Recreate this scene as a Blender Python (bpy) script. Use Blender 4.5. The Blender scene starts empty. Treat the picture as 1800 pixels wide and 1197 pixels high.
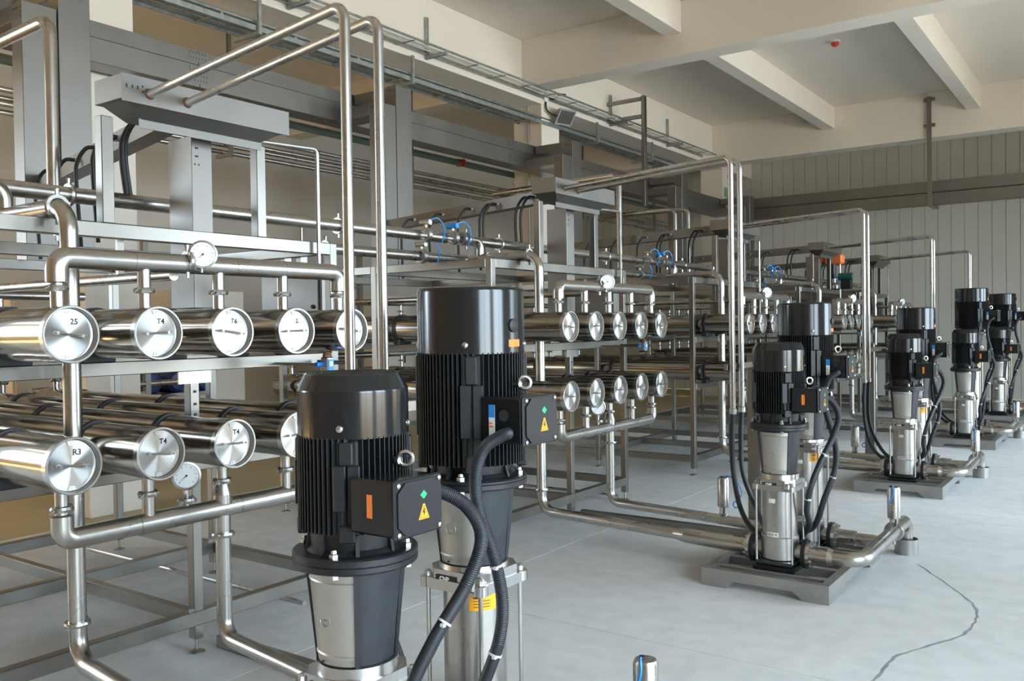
import bpy, bmesh, math, random
from mathutils import Vector, Matrix
random.seed(7)
PI = math.pi
scene = bpy.context.scene
COL = scene.collection

# ------------------------------------------------------------------ camera
def set_camera():
    yaw, pitch, roll = 0.6194, -0.0160, -0.0143
    cy, sy, cp, sp = math.cos(yaw), math.sin(yaw), math.cos(pitch), math.sin(pitch)
    fwd = Vector((-sy*cp, cy*cp, sp)); right = Vector((cy, sy, 0)); up = right.cross(fwd)
    r2 = right*math.cos(roll)+up*math.sin(roll); u2 = -right*math.sin(roll)+up*math.cos(roll)
    cam = bpy.data.cameras.new('camera'); o = bpy.data.objects.new('camera', cam); COL.objects.link(o)
    m = Matrix(((r2.x, u2.x, -fwd.x, 3.146), (r2.y, u2.y, -fwd.y, -1.6658), (r2.z, u2.z, -fwd.z, 1.55), (0, 0, 0, 1)))
    o.matrix_world = m
    cam.sensor_width = 36.0; cam.lens = 1543.14/1800*36; cam.clip_start = 0.05
    scene.camera = o
set_camera()

# ------------------------------------------------------------------ light
def set_light():
    w = bpy.data.worlds.new('world'); scene.world = w; w.use_nodes = True
    bg = w.node_tree.nodes['Background']
    bg.inputs[0].default_value = (0.69, 0.86, 1.0, 1); bg.inputs[1].default_value = 1.2
    s = bpy.data.lights.new('sun', 'SUN'); s.energy = 48.0; s.color = (1.0, 0.78, 0.46); s.angle = 0.01
    so = bpy.data.objects.new('sun', s); COL.objects.link(so)
    so.rotation_euler = Vector((0.62, -0.28, -0.74)).to_track_quat('-Z', 'Y').to_euler()
    # daylight portals filling the window openings of the right, left and rear wall
    def portal(x, y, z, sx, sz, d):
        a = bpy.data.lights.new('window_daylight', 'AREA'); a.shape = 'RECTANGLE'; a.size = sx; a.size_y = sz
        a.color = (0.69, 0.86, 1.0); a.energy = 6.6*math.pi*sx*sz
        o = bpy.data.objects.new('window_daylight', a); COL.objects.link(o); o.location = (x, y, z)
        o.rotation_euler = Vector(d).to_track_quat('-Z', 'Z').to_euler(); a.spread = math.radians(124)
    for (y0, y1) in RIGHT_WIN: portal(7.8, (y0+y1)/2, 2.3, y1-y0+0.5, 4.6, (-1, 0, -0.48))    # skylight falls inwards and down
    for (y0, y1) in LEFT_WIN: portal(-10.0, (y0+y1)/2, 2.8, y1-y0, 2.8, (1, 0, -0.48))
    cy = scene.cycles; cy.caustics_reflective = False; cy.caustics_refractive = False; cy.blur_glossy = 1.0
    cy.sample_clamp_indirect = 4.0; cy.max_bounces = 10; cy.diffuse_bounces = 5
    vs = scene.view_settings
    scene.display_settings.display_device = 'sRGB'
    vs.view_transform = 'Standard'; vs.look = 'None'; vs.gamma = 1.0; vs.use_curve_mapping = False
    vs.exposure = 0.55
RIGHT_WIN = [(-3.0, -0.4), (0.2, 2.7), (5.2, 8.0), (8.8, 11.4), (12.0, 13.6)]
LEFT_WIN = [(-6.4, -1.4)]
REAR_WIN = []
set_light()

# ------------------------------------------------------------------ materials
MATS = {}
def new_mat(name):
    m = bpy.data.materials.new(name); m.use_nodes = True; MATS[name] = m
    return m, m.node_tree, m.node_tree.nodes['Principled BSDF']
def noise(nt, scale, detail=4, stretch=None, kind='Object'):
    tc = nt.nodes.new('ShaderNodeTexCoord'); mp = nt.nodes.new('ShaderNodeMapping')
    nt.links.new(tc.outputs[kind], mp.inputs[0])
    if stretch: mp.inputs['Scale'].default_value = stretch
    n = nt.nodes.new('ShaderNodeTexNoise'); n.inputs['Scale'].default_value = scale; n.inputs['Detail'].default_value = detail
    nt.links.new(mp.outputs[0], n.inputs['Vector'])
    return n
def ramp(nt, src, c0, c1, p0=0.3, p1=0.7):
    r = nt.nodes.new('ShaderNodeValToRGB'); nt.links.new(src, r.inputs[0])
    r.color_ramp.elements[0].position = p0; r.color_ramp.elements[1].position = p1
    r.color_ramp.elements[0].color = (*c0, 1); r.color_ramp.elements[1].color = (*c1, 1)
    return r
def bump(nt, b, src, strength, dist=0.002):
    n = nt.nodes.new('ShaderNodeBump'); n.inputs['Strength'].default_value = strength; n.inputs['Distance'].default_value = dist
    nt.links.new(src, n.inputs['Height']); nt.links.new(n.outputs[0], b.inputs['Normal'])
def mat(name, col, rough=0.5, metal=0.0, var=0.06, scale=9, stretch=None, bmp=0.0, rvar=0.0, spec=None):
    m, nt, b = new_mat(name)
    b.inputs['Roughness'].default_value = rough; b.inputs['Metallic'].default_value = metal
    if spec is not None: b.inputs['Specular IOR Level'].default_value = spec
    n = noise(nt, scale, 4, stretch)
    lo = tuple(max(0, c*(1-var)) for c in col); hi = tuple(min(1, c*(1+var)) for c in col)
    r = ramp(nt, n.outputs['Fac'], lo, hi); nt.links.new(r.outputs[0], b.inputs['Base Color'])
    if rvar:
        mr = nt.nodes.new('ShaderNodeMapRange'); nt.links.new(n.outputs['Fac'], mr.inputs[0])
        mr.inputs[3].default_value = rough-rvar; mr.inputs[4].default_value = rough+rvar
        nt.links.new(mr.outputs[0], b.inputs['Roughness'])
    if bmp: bump(nt, b, n.outputs['Fac'], bmp)
    return m
mat('steel_pipe', (0.50, 0.478, 0.45), 0.28, 1.0, 0.05, 6, rvar=0.05)
mat('steel_polished', (0.36, 0.33, 0.29), 0.15, 1.0, 0.05, 5, (0.4, 3, 3), rvar=0.03)
mat('steel_tube', (0.28, 0.264, 0.24), 0.33, 1.0, 0.08, 5, rvar=0.06)
mat('steel_duct', (0.25, 0.238, 0.222), 0.42, 1.0, 0.05, 3, rvar=0.06)
mat('steel_cast', (0.46, 0.45, 0.43), 0.38, 1.0, 0.05, 30, bmp=0.15)
mat('steel_bright', (0.56, 0.55, 0.535), 0.26, 1.0, 0.03, 14)
mat('steel_matte', (0.38, 0.37, 0.35), 0.42, 0.9, 0.08, 6, rvar=0.06)
mat('galvanised', (0.42, 0.45, 0.44), 0.5, 1.0, 0.2, 12)
mat('black_paint', (0.012, 0.0125, 0.014), 0.15, 0.0, 0.15, 40, rvar=0.015, spec=0.55)
MATS['black_paint'].node_tree.nodes['Principled BSDF'].inputs['IOR'].default_value = 1.5
mat('black_cast', (0.009, 0.009, 0.0105), 0.44, 0.0, 0.25, 90, bmp=0.25)
mat('black_lantern', (0.020, 0.023, 0.027), 0.55, 0.0, 0.3, 12, rvar=0.08)
mat('guard_metal', (0.48, 0.45, 0.405), 0.42, 0.85, 0.04, 8)
mat('rubber', (0.014, 0.0145, 0.016), 0.5, 0.0, 0.15, 30)
mat('hose_black', (0.016, 0.0185, 0.023), 0.48, 0.0, 0.2, 30)
mat('blue_tube', (0.02, 0.26, 0.70), 0.35, 0.0, 0.05)
mat('blue_paint', (0.012, 0.035, 0.16), 0.35, 0.0, 0.1)
mat('green_paint', (0.02, 0.10, 0.09), 0.4, 0.0, 0.1)
mat('orange', (0.85, 0.21, 0.03), 0.5, 0.0, 0.05)
mat('sign_orange', (0.93, 0.40, 0.01), 0.5, 0.0, 0.04)
mat('green_sign', (0.02, 0.50, 0.17), 0.5, 0.0, 0.04)
mat('red', (0.65, 0.05, 0.015), 0.4, 0.0, 0.05)
mat('white_label', (0.80, 0.80, 0.78), 0.5, 0.0, 0.02)
mat('dial_white', (0.82, 0.83, 0.82), 0.3, 0.0, 0.01)
mat('ink', (0.015, 0.015, 0.018), 0.6, 0.0, 0.05)
mat('tie_white', (0.75, 0.75, 0.75), 0.5, 0.0, 0.02)
mat('plaster', (0.66, 0.615, 0.545), 0.9, 0.0, 0.015, 1.2)
mat('plaster_white', (0.80, 0.725, 0.625), 0.9, 0.0, 0.015, 1.2)
mat('panel_grey', (0.62, 0.605, 0.535), 0.55, 0.0, 0.02, 2)
mat('panel_gap', (0.16, 0.165, 0.16), 0.8, 0.0, 0.05)
mat('frame_grey', (0.35, 0.35, 0.34), 0.5, 0.0, 0.05)
mat('ground_out', (0.30, 0.29, 0.26), 0.9, 0.0, 0.1, 2)
mat('green_pipe', (0.17, 0.23, 0.21), 0.45, 0.3, 0.1, 12)
mat('cream', (0.66, 0.57, 0.40), 0.7, 0.0, 0.04)
mat('ochre_floor', (0.50, 0.40, 0.22), 0.55, 0.0, 0.08, 1.5)
mat('gap_dark', (0.07, 0.07, 0.068), 0.9, 0.0, 0.1)
mat('rust', (0.20, 0.10, 0.05), 0.7, 0.3, 0.4, 40)
mat('crack', (0.27, 0.295, 0.305), 0.85, 0.0, 0.2, 8)
mat('led_green', (0.05, 0.45, 0.12), 0.4, 0.0, 0.1)
def floor_mat():
    m, nt, b = new_mat('concrete')
    n1 = noise(nt, 0.9, 8, (0.5, 1.0, 1)); n2 = noise(nt, 7.0, 8)
    r1 = ramp(nt, n1.outputs['Fac'], (0.62, 0.62, 0.61), (0.74, 0.742, 0.732), 0.3, 0.7)
    r2 = ramp(nt, n2.outputs['Fac'], (0.86, 0.86, 0.86), (1, 1, 1), 0.25, 0.6)
    mx = nt.nodes.new('ShaderNodeMix'); mx.data_type = 'RGBA'; mx.blend_type = 'MULTIPLY'; mx.inputs[0].default_value = 1
    nt.links.new(r1.outputs[0], mx.inputs[6]); nt.links.new(r2.outputs[0], mx.inputs[7])
    nt.links.new(mx.outputs[2], b.inputs['Base Color'])
    mr = nt.nodes.new('ShaderNodeMapRange'); nt.links.new(n1.outputs['Fac'], mr.inputs[0])
    mr.inputs[3].default_value = 0.42; mr.inputs[4].default_value = 0.62
    nt.links.new(mr.outputs[0], b.inputs['Roughness'])
    bump(nt, b, n2.outputs['Fac'], 0.05)
floor_mat()
def cap_mat():                    # turned end plate: brushed in rings about its own axis
    m, nt, b = new_mat('steel_turned')
    b.inputs['Base Color'].default_value = (0.62, 0.617, 0.61, 1); b.inputs['Metallic'].default_value = 1
    b.inputs['Roughness'].default_value = 0.32; b.inputs['Anisotropic'].default_value = 1.0
    t = nt.nodes.new('ShaderNodeTangent'); t.direction_type = 'RADIAL'; t.axis = 'X'
    nt.links.new(t.outputs[0], b.inputs['Tangent'])
cap_mat()
def glass_mat():
    m, nt, b = new_mat('glass'); b.inputs['Transmission Weight'].default_value = 1.0
    b.inputs['Roughness'].default_value = 0.02; b.inputs['IOR'].default_value = 1.2
glass_mat()

# ------------------------------------------------------------------ mesh helpers
class MB:
    def __init__(s): s.v = []; s.f = []
    def add(s, vs, fs):
        n = len(s.v); s.v += [Vector(p) for p in vs]; s.f += [tuple(i+n for i in f) for f in fs]; return s
    def box(s, lo, hi, c=0.0):
        (x0, y0, z0), (x1, y1, z1) = lo, hi
        if c <= 0:
            vs = [(x0, y0, z0), (x1, y0, z0), (x1, y1, z0), (x0, y1, z0), (x0, y0, z1), (x1, y0, z1), (x1, y1, z1), (x0, y1, z1)]
            return s.add(vs, [(0, 3, 2, 1), (4, 5, 6, 7), (0, 1, 5, 4), (1, 2, 6, 5), (2, 3, 7, 6), (3, 0, 4, 7)])
        bm = bmesh.new(); bmesh.ops.create_cube(bm, size=1)
        for v in bm.verts: v.co = Vector(((x0+x1)/2+v.co.x*(x1-x0), (y0+y1)/2+v.co.y*(y1-y0), (z0+z1)/2+v.co.z*(z1-z0)))
        bmesh.ops.bevel(bm, geom=bm.edges[:], offset=c, segments=1, affect='EDGES')
        bm.verts.index_update()
        s.add([v.co.copy() for v in bm.verts], [[v.index for v in f.verts] for f in bm.faces]); bm.free(); return s
    def lathe(s, prof, o=(0, 0, 0), ax='Z', seg=32, a0=0, a1=2*PI, close=False):
        o = Vector(o); full = abs(a1-a0-2*PI) < 1e-6; n = seg if full else seg+1
        vs = []; fs = []
        for r, h in prof:
            for i in range(n):
                a = a0+(a1-a0)*i/seg; c, q = r*math.cos(a), r*math.sin(a)
                vs.append(o+Vector({'Z': (c, q, h), 'X': (h, c, q), 'Y': (q, h, c)}[ax]))
        m = len(prof)
        for j in range(m-1 if not close else m):
            k = (j+1) % m
            for i in range(n if full else seg):
                i2 = (i+1) % n
                fs.append((j*n+i, j*n+i2, k*n+i2, k*n+i))
        if full and not close:
            if prof[0][0] > 1e-5: fs.append(tuple(reversed(range(n))))
            if prof[-1][0] > 1e-5: fs.append(tuple((m-1)*n+i for i in range(n)))
        return s.add(vs, fs)
    def cyl(s, p0, p1, r, seg=16, r1=None):
        return s.tube([p0, p1], r, seg, r1=r1)
    def tube(s, path, r, seg=14, closed=False, r1=None, rfun=None):
        P = [Vector(p) for p in path]; n = len(P); vs = []; fs = []
        T = []
        for i in range(n):
            a = P[i]-P[i-1] if (i > 0 or closed) else P[1]-P[0]
            b = P[(i+1) % n]-P[i] if (i < n-1 or closed) else P[-1]-P[-2]
            T.append((a.normalized()+b.normalized()).normalized())
        u = T[0].orthogonal().normalized()
        if abs(T[0].z) < 0.9: u = (Vector((0, 0, 1))-T[0]*T[0].z).normalized()
        for i in range(n):
            t = T[i]; u = (u-t*u.dot(t)).normalized(); w = t.cross(u)
            rr = r if r1 is None else r+(r1-r)*i/(n-1)
            if rfun: rr = rfun(i)
            for k in range(seg):
                a = 2*PI*k/seg; vs.append(P[i]+u*(rr*math.cos(a))+w*(rr*math.sin(a)))
        for i in range(n-1 if not closed else n):
            j = (i+1) % n
            for k in range(seg):
                k2 = (k+1) % seg; fs.append((i*seg+k, i*seg+k2, j*seg+k2, j*seg+k))
        if not closed: fs += [tuple(reversed(range(seg))), tuple((n-1)*seg+k for k in range(seg))]
        return s.add(vs, fs)
    def prism(s, poly, lo, hi, ax='Y'):      # poly in the two remaining axes
        def pt(a, b, h): return {'Y': (a, h, b), 'X': (h, a, b), 'Z': (a, b, h)}[ax]
        n = len(poly); vs = [pt(a, b, lo) for a, b in poly]+[pt(a, b, hi) for a, b in poly]
        fs = [tuple(range(n)), tuple(reversed(range(n, 2*n)))]+[(i, n+i, n+(i+1) % n, (i+1) % n) for i in range(n)]
        return s.add(vs, fs)
    def xf(s, m): s.v = [m @ p for p in s.v]; return s
    def join(s, o): return s.add(o.v, o.f)
def fillet(path, R, n=6):
    P = [Vector(p) for p in path]; out = [P[0]]
    for i in range(1, len(P)-1):
        a, b, c = P[i-1], P[i], P[i+1]; d0 = (a-b).normalized(); d1 = (c-b).normalized()
        ang = d0.angle(d1)
        if ang > PI-0.02: out.append(b); continue
        t = min(R/math.tan(ang/2), (a-b).length*0.49, (c-b).length*0.49)
        r = t*math.tan(ang/2); ctr = b+(d0+d1).normalized()*(r/math.sin(ang/2))
        s0 = b+d0*t-ctr; s1 = b+d1*t-ctr; th = s0.angle(s1)
        for k in range(n+1):
            f = k/n; out.append(ctr+(s0*math.sin((1-f)*th)+s1*math.sin(f*th))/math.sin(th))
    out.append(P[-1]); return out
def smooth_path(pts, n=6):                    # Catmull-Rom
    P = [Vector(p) for p in pts]; P = [P[0]*2-P[1]]+P+[P[-1]*2-P[-2]]; out = []
    for i in range(1, len(P)-2):
        p0, p1, p2, p3 = P[i-1:i+3]
        for k in range(n):
            t = k/n; out.append(0.5*((2*p1)+(p2-p0)*t+(2*p0-5*p1+4*p2-p3)*t*t+(-p0+3*p1-3*p2+p3)*t**3))
    out.append(P[-2]); return out
def to_mesh(name, mb, base, matname, smooth=True):
    me = bpy.data.meshes.new(name); b = Vector(base)
    me.from_pydata([p-b for p in mb.v], [], mb.f); me.materials.append(MATS[matname])
    bm = bmesh.new(); bm.from_mesh(me); bmesh.ops.recalc_face_normals(bm, faces=bm.faces); bm.to_mesh(me); bm.free()
    if smooth:
        me.polygons.foreach_set('use_smooth', [True]*len(me.polygons)); me.set_sharp_from_angle(angle=math.radians(32))
    me.update(); return me
class Thing:
    def __init__(s, name, label, cat, base, group=None):
        s.base = Vector(base); s.o = bpy.data.objects.new(name, None); COL.objects.link(s.o); s.o.location = base
        s.o.empty_display_size = 0.1
        s.o['label'] = label; s.o['category'] = cat
        if group: s.o['group'] = group
        UNIT.append(s.o)
    def part(s, name, mb, matname, parent=None, label=None, smooth=True):
        me = to_mesh(name, mb, s.base, matname, smooth)
        o = bpy.data.objects.new(name, me); COL.objects.link(o); o.parent = parent or s.o
        if label: o['label'] = label
        return o
    def again(s, o, delta, parent=None):      # same mesh, shifted
        c = o.copy(); COL.objects.link(c); c.parent = parent or s.o; c.location = Vector(o.location)+Vector(delta)
        for ch in o.children:
            d = ch.copy(); COL.objects.link(d); d.parent = c
        return c
def single(name, mb, matname, label, cat, base, group=None):
    me = to_mesh(name, mb, base, matname); o = bpy.data.objects.new(name, me); COL.objects.link(o); o.location = base
    o['label'] = label; o['category'] = cat
    if group: o['group'] = group
    UNIT.append(o); return o
def copy_tree(o, parent=None):
    c = o.copy(); COL.objects.link(c); c.parent = parent
    for ch in KIDS.get(o.name, []): copy_tree(ch, c)
    return c
UNIT = []
def struct(name, mb, matname, parent=None, smooth=False, loc=(0, 0, 0)):
    me = to_mesh(name, mb, loc, matname, smooth); o = bpy.data.objects.new(name, me); COL.objects.link(o); o.location = loc
    if parent: o.parent = parent
    else: o['kind'] = 'structure'
    return o
def text_mb(txt, size, origin, xdir, ydir, lift=0.0006, bold=0.0):
    cu = bpy.data.curves.new('t', 'FONT'); cu.body = txt; cu.size = size; cu.align_x = 'CENTER'; cu.align_y = 'CENTER'
    cu.resolution_u = 2; cu.offset = bold; cu.extrude = 0.0003
    to = bpy.data.objects.new('t', cu); COL.objects.link(to)
    dg = bpy.context.evaluated_depsgraph_get(); me = bpy.data.meshes.new_from_object(to.evaluated_get(dg))
    X, Y = Vector(xdir).normalized(), Vector(ydir).normalized(); N = X.cross(Y)
    mb = MB(); mb.add([Vector(origin)+X*v.co.x+Y*v.co.y+N*(v.co.z+lift) for v in me.vertices], [tuple(p.vertices) for p in me.polygons])
    bpy.data.objects.remove(to); bpy.data.curves.remove(cu); bpy.data.meshes.remove(me); return mb

# ================================================================== the room
XL, XR, YB, YF, ZC = -9.0, 6.6, -12.0, 17.7, 5.6
def room():
    base = MB().box((XL, YB, -0.06), (XR, YF, -0.012)); fl = struct('floor', base, 'gap_dark')
    xs = [XL, -7.44, -3.79, -0.142, 3.51, XR]; ys = [YB, -8.76, -5.11, -1.46, 2.194, 5.845, 9.49, 13.14, 16.8, YF]
    for i in range(len(xs)-1):
        for j in range(len(ys)-1):
            g = 0.0028
            struct('floor_slab', MB().box((xs[i]+g, ys[j]+g, -0.05), (xs[i+1]-g, ys[j+1]-g, 0)), 'concrete' if i > 1 else 'ochre_floor', fl)
    # hairline crack wandering over the slab beside the aisle
    pts = [(2.13, 1.55), (2.16, 1.78), (2.20, 2.05), (2.22, 2.35), (2.23, 2.62), (2.34, 2.88), (2.44, 3.12), (2.46, 3.40), (2.40, 3.68), (2.22, 4.00), (2.0, 4.35)]
    P = smooth_path([(a, b, 0) for a, b in pts], 6); mb = MB(); vs = []; fs = []
    for i, p in enumerate(P):
        w = 0.005+0.005*random.random(); j = random.uniform(-0.006, 0.006)
        vs += [(p.x-w+j, p.y, 0.0006), (p.x+w+j, p.y, 0.0006)]
    for i in range(len(P)-1): fs.append((2*i, 2*i+1, 2*i+3, 2*i+2))
    mb.add(vs, fs); struct('crack', mb, 'crack', fl)
    struct('ceiling', MB().box((XL, YB, ZC), (XR, YF+0.3, ZC+0.2)), 'plaster_white')
    # beams
    bm1 = [(-4.45, -3.95, YB, YF)]
    n = 1
    def trim(mb, m='plaster_white'):
        nonlocal n
        struct('trim_%d' % n, mb, m); n += 1
    trim(MB().box((-4.42, YB, 4.80), (-3.95, YF, ZC), 0.004))          # beam over the column row
    for (y0, y1) in ((1.85, 2.2), (8.62, 8.98), (15.45, 15.85)):        # cross beams
        trim(MB().box((-3.95, y0, 4.93 if y1 < 15 else 4.80), (XR, y1, ZC), 0.004))
        trim(MB().box((XL, y0, 4.93), (-4.42, y1, ZC), 0.004))
    for x in (-1.62, 0.84, 3.30, 5.76):                                  # joists between the cross beams
        for (y0, y1) in ((YB, 1.85), (2.2, 8.62), (8.98, 15.45)):
            trim(MB().box((x-0.11, y0, 5.2), (x+0.11, y1, ZC), 0.004))
    for i, y in enumerate((-4.45, 2.45, 9.35, 16.25)):
        c = struct('column', MB().box((-4.45, y-0.24, 0), (-3.95, y+0.24, 4.8), 0.006), 'plaster_white')
    for i, y in enumerate((-4.45, 2.45, 9.35, 16.25)):
        c = struct('column', MB().box((6.15, y-0.24, 0), (6.6, y+0.24, 4.95), 0.006), 'plaster_white')
    # far wall of upright sandwich panels
    w = struct('wall_far', MB().box((XL, YF+0.02, 0), (XR, YF+0.15, ZC)), 'panel_gap')
    pw = 0.24; me0 = None; k = 0; x = XL
    while x < XR-0.01:
        if me0 is None:
            me0 = struct('wall_panel', MB().box((0.003, 0, 0), (pw-0.003, 0.03, ZC), 0.004), 'panel_grey', w); me0.location = (x, YF, 0)
        else:
            c = me0.copy(); COL.objects.link(c); c.location = (x, YF, 0)
        x += pw
    # windowed walls
    def wall(name, ax, at, t, a0, a1, wins, z0, z1):
        mb = MB()
        def bx(u0, u1, za, zb):
            if ax == 'x': mb.box((min(at, at+t), u0, za), (max(at, at+t), u1, zb))
            else: mb.box((u0, min(at, at+t), za), (u1, max(at, at+t), zb))
        u = a0
        for (w0, w1) in sorted(wins):
            bx(u, w0, 0, ZC); bx(w0, w1, 0, z0); bx(w0, w1, z1, ZC); u = w1
        bx(u, a1, 0, ZC)
        return struct(name, mb, {'wall_right': 'plaster_white', 'wall_left': 'plaster', 'wall_near': 'cream'}[name])
    wall('wall_right', 'x', XR, 0.2, YB, YF, RIGHT_WIN, 0.0, 4.1)
    wall('wall_left', 'x', XL, -0.2, YB, YF, LEFT_WIN, 1.2, 4.0)
    wall('wall_near', 'y', YB, -0.2, XL, XR, REAR_WIN, 0.6, 4.4)
    k = 1
    for ax, at, wins, z0, z1 in (('x', XR+0.1, RIGHT_WIN, 0.0, 4.1), ('x', XL-0.1, LEFT_WIN, 1.2, 4.0), ('y', YB-0.1, REAR_WIN, 0.6, 4.4)):
        for (a, b) in wins:
            mb = MB(); m = (a+b)/2
            for (u0, u1, za, zb) in ((a, a+.06, z0, z1), (b-.06, b, z0, z1), (m-.03, m+.03, z0, z1), (a, b, z0, z0+.06), (a, b, z1-.06, z1), (a, b, 2.9, 2.95)):
                if ax == 'x': mb.box((at-.03, u0, za), (at+.03, u1, zb))
                else: mb.box((u0, at-.03, za), (u1, at+.03, zb))
            struct('window_%d' % k, mb, 'frame_grey'); k += 1
    struct('ground', MB().box((-60, -60, -0.3), (60, 60, -0.1)), 'ground_out')
room()

# ================================================================== one rack and its pumps (unit origin at y = 0)
VP = 0.3495; ZU, ZL, VR = 1.544, 1.0654, 0.1065
ORD = ['first', 'second', 'third', 'fourth', 'fifth']
def ring_clamp(mb, c, ax, r, w=0.018):         # tri-clamp: ring plus two lugs and a wing bolt
    c = Vector(c)
    mb.lathe([(r, -w/2), (r*1.0+0.014, -w/2), (r+0.017, 0), (r+0.014, w/2), (r, w/2)], c, ax, 20, close=True)
    d = Vector((0.55, -0.83, 0)) if ax == 'Z' else Vector((0, 0, 1))
    for sgn in (1, -1):
        p = c+d*sgn*(r+0.012); mb.cyl(p, p+d*sgn*0.026, 0.0095, 8)
    p = c+d*(r+0.036); mb.cyl(p-d.orthogonal().normalized()*0.012, p+d.orthogonal().normalized()*0.012, 0.006, 8)
    return mb
def vessel(i, row):
    y = i*VP; z = ZU if row == 'upper' else ZL
    t = Thing('pressure_vessel', 'polished steel pressure vessel, %s row, %s from the camera, {u}' % (row, ORD[i]), 'vessel', (0, y, z-VR), 'pressure vessels on the racks')
    L = 3.0; R = VR; o = (0, y, z)
    t.part('shell', MB().lathe([(R-0.008, -0.030), (R-0.002, -0.022), (R-0.002, -0.13), (R-0.004, -0.133), (R-0.004, -L+0.13), (R-0.002, -L+0.127), (R-0.002, -L+0.01), (R*0.8, -L), (0, -L)], o, 'X', 40), 'steel_polished')
    t.part('end_ring', MB().lathe([(R, -0.03), (R, -0.002), (R-0.003, 0), (R-0.008, 0), (R-0.010, -0.003), (R-0.013, -0.034), (R-0.006, -0.034)], o, 'X', 40, close=True), 'steel_bright')
    cap = t.part('end_cap', MB().lathe([(0, -0.026), (R-0.014, -0.026), (R-0.014, -0.036), (0, -0.036)], o, 'X', 40), 'steel_turned')
    a = random.uniform(-0.16, 0.16) if i != 3 else 0.02
    ca, sa = math.cos(a), math.sin(a); h = 0.062
    mb = MB().cyl((-0.010, y-h*ca, z-h*sa), (-0.010, y+h*ca, z+h*sa), 0.0042, 8)
    for q in (-0.75, 0.75): mb.cyl((-0.026, y+q*h*ca, z+q*h*sa), (-0.006, y+q*h*ca, z+q*h*sa), 0.006, 8)
    t.part('handle', mb, 'steel_pipe', cap)
    for q in (-1, 1):
        mb = MB().prism([(y-0.016, z+q*0.090), (y+0.016, z+q*0.090), (y+0.010, z+q*0.074), (y-0.010, z+q*0.074)], -0.0262, -0.0225, 'X').lathe([(0.0035, -0.0225), (0.0035, -0.019)], (0, y, z+q*0.082), 'X', 8)
        t.part('lock_tab', mb, 'white_label', cap)
    for k, xs in enumerate((-0.47, -1.55, -2.55)):
        t.part('strap', MB().lathe([(R-0.004, xs-0.016), (R+0.005, xs-0.015), (R+0.005, xs+0.015), (R-0.004, xs+0.016)], o, 'X', 32, close=True), 'rubber')
        t.part('saddle', MB().box((xs-0.03, y-0.075, z-VR-0.019), (xs+0.03, y+0.075, z-VR+0.028), 0.006), 'rubber')
    return t
def bar(t, name, lo, hi, m='steel_tube'): return t.part(name, MB().box(lo, hi, 0.003), m)
def rack():
    t = Thing('rack_frame', 'welded square-tube stainless frame of {u}', 'rack', (-1.7, 0.81, 0), 'vessel racks')
    ya, yb = -0.16, 1.78; s = 0.025
    for x in (-0.56, -1.68, -2.78):
        for y in ((ya, 0.872, yb) if x > -1 else (ya, yb)):
            top = 1.36 if abs(y-0.872) < 0.01 else 2.03
            bar(t, 'post', (x-s, y-s, 0.07), (x+s, y+s, top))
            f = MB().cyl((x, y, 0.012), (x, y, 0.09), 0.008, 8).lathe([(0.038, 0), (0.038, 0.005), (0.012, 0.016)], (x, y, 0), 'Z', 16); t.part('foot', f, 'steel_cast')
        for z0, z1 in ((0.135, 0.205), (0.88, 0.94), (1.358, 1.418), (1.965, 2.03)):
            bar(t, 'beam', (x-s-0.003, ya+s, z0), (x+s+0.003, yb-s, z1))
    for y in (ya, 0.872, yb):
        for z0, z1 in (((0.135, 0.20),) if abs(y-0.872) < 0.01 else ((0.135, 0.20), (1.97, 2.03))):
            for xa, xb in ((-0.588, -1.652), (-1.708, -2.752)):
                bar(t, 'rail', (xb, y-0.024, z0), (xa, y+0.024, z1))
    # stub posts under the wiring trough
    for y in (0.46, 1.29): bar(t, 'stub_post', (-0.59, y-0.028, 2.03), (-0.535, y+0.028, 2.50))
    # slotted support under the middle beam
    g = MB().box((-0.54, 0.785, 1.30), (-0.529, 0.96, 1.357)); t.part('gusset', g, 'steel_bright')
    for z in (1.26, 1.20, 1.15): t.part('slot', MB().box((-0.536, 0.864, z-0.006), (-0.5335, 0.880, z+0.006)), 'ink')
    # floor stringer to the pump skid
    bar(t, 'stringer', (-0.53, 0.96, 0.004), (1.02, 1.01, 0.06))
    # drip pipe low across the frame
    t.part('drain_pipe', MB().tube([(-2.9, 1.45, 0.10), (-0.45, 1.45, 0.10)], 0.013, 10), 'steel_pipe')
    return t
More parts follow.
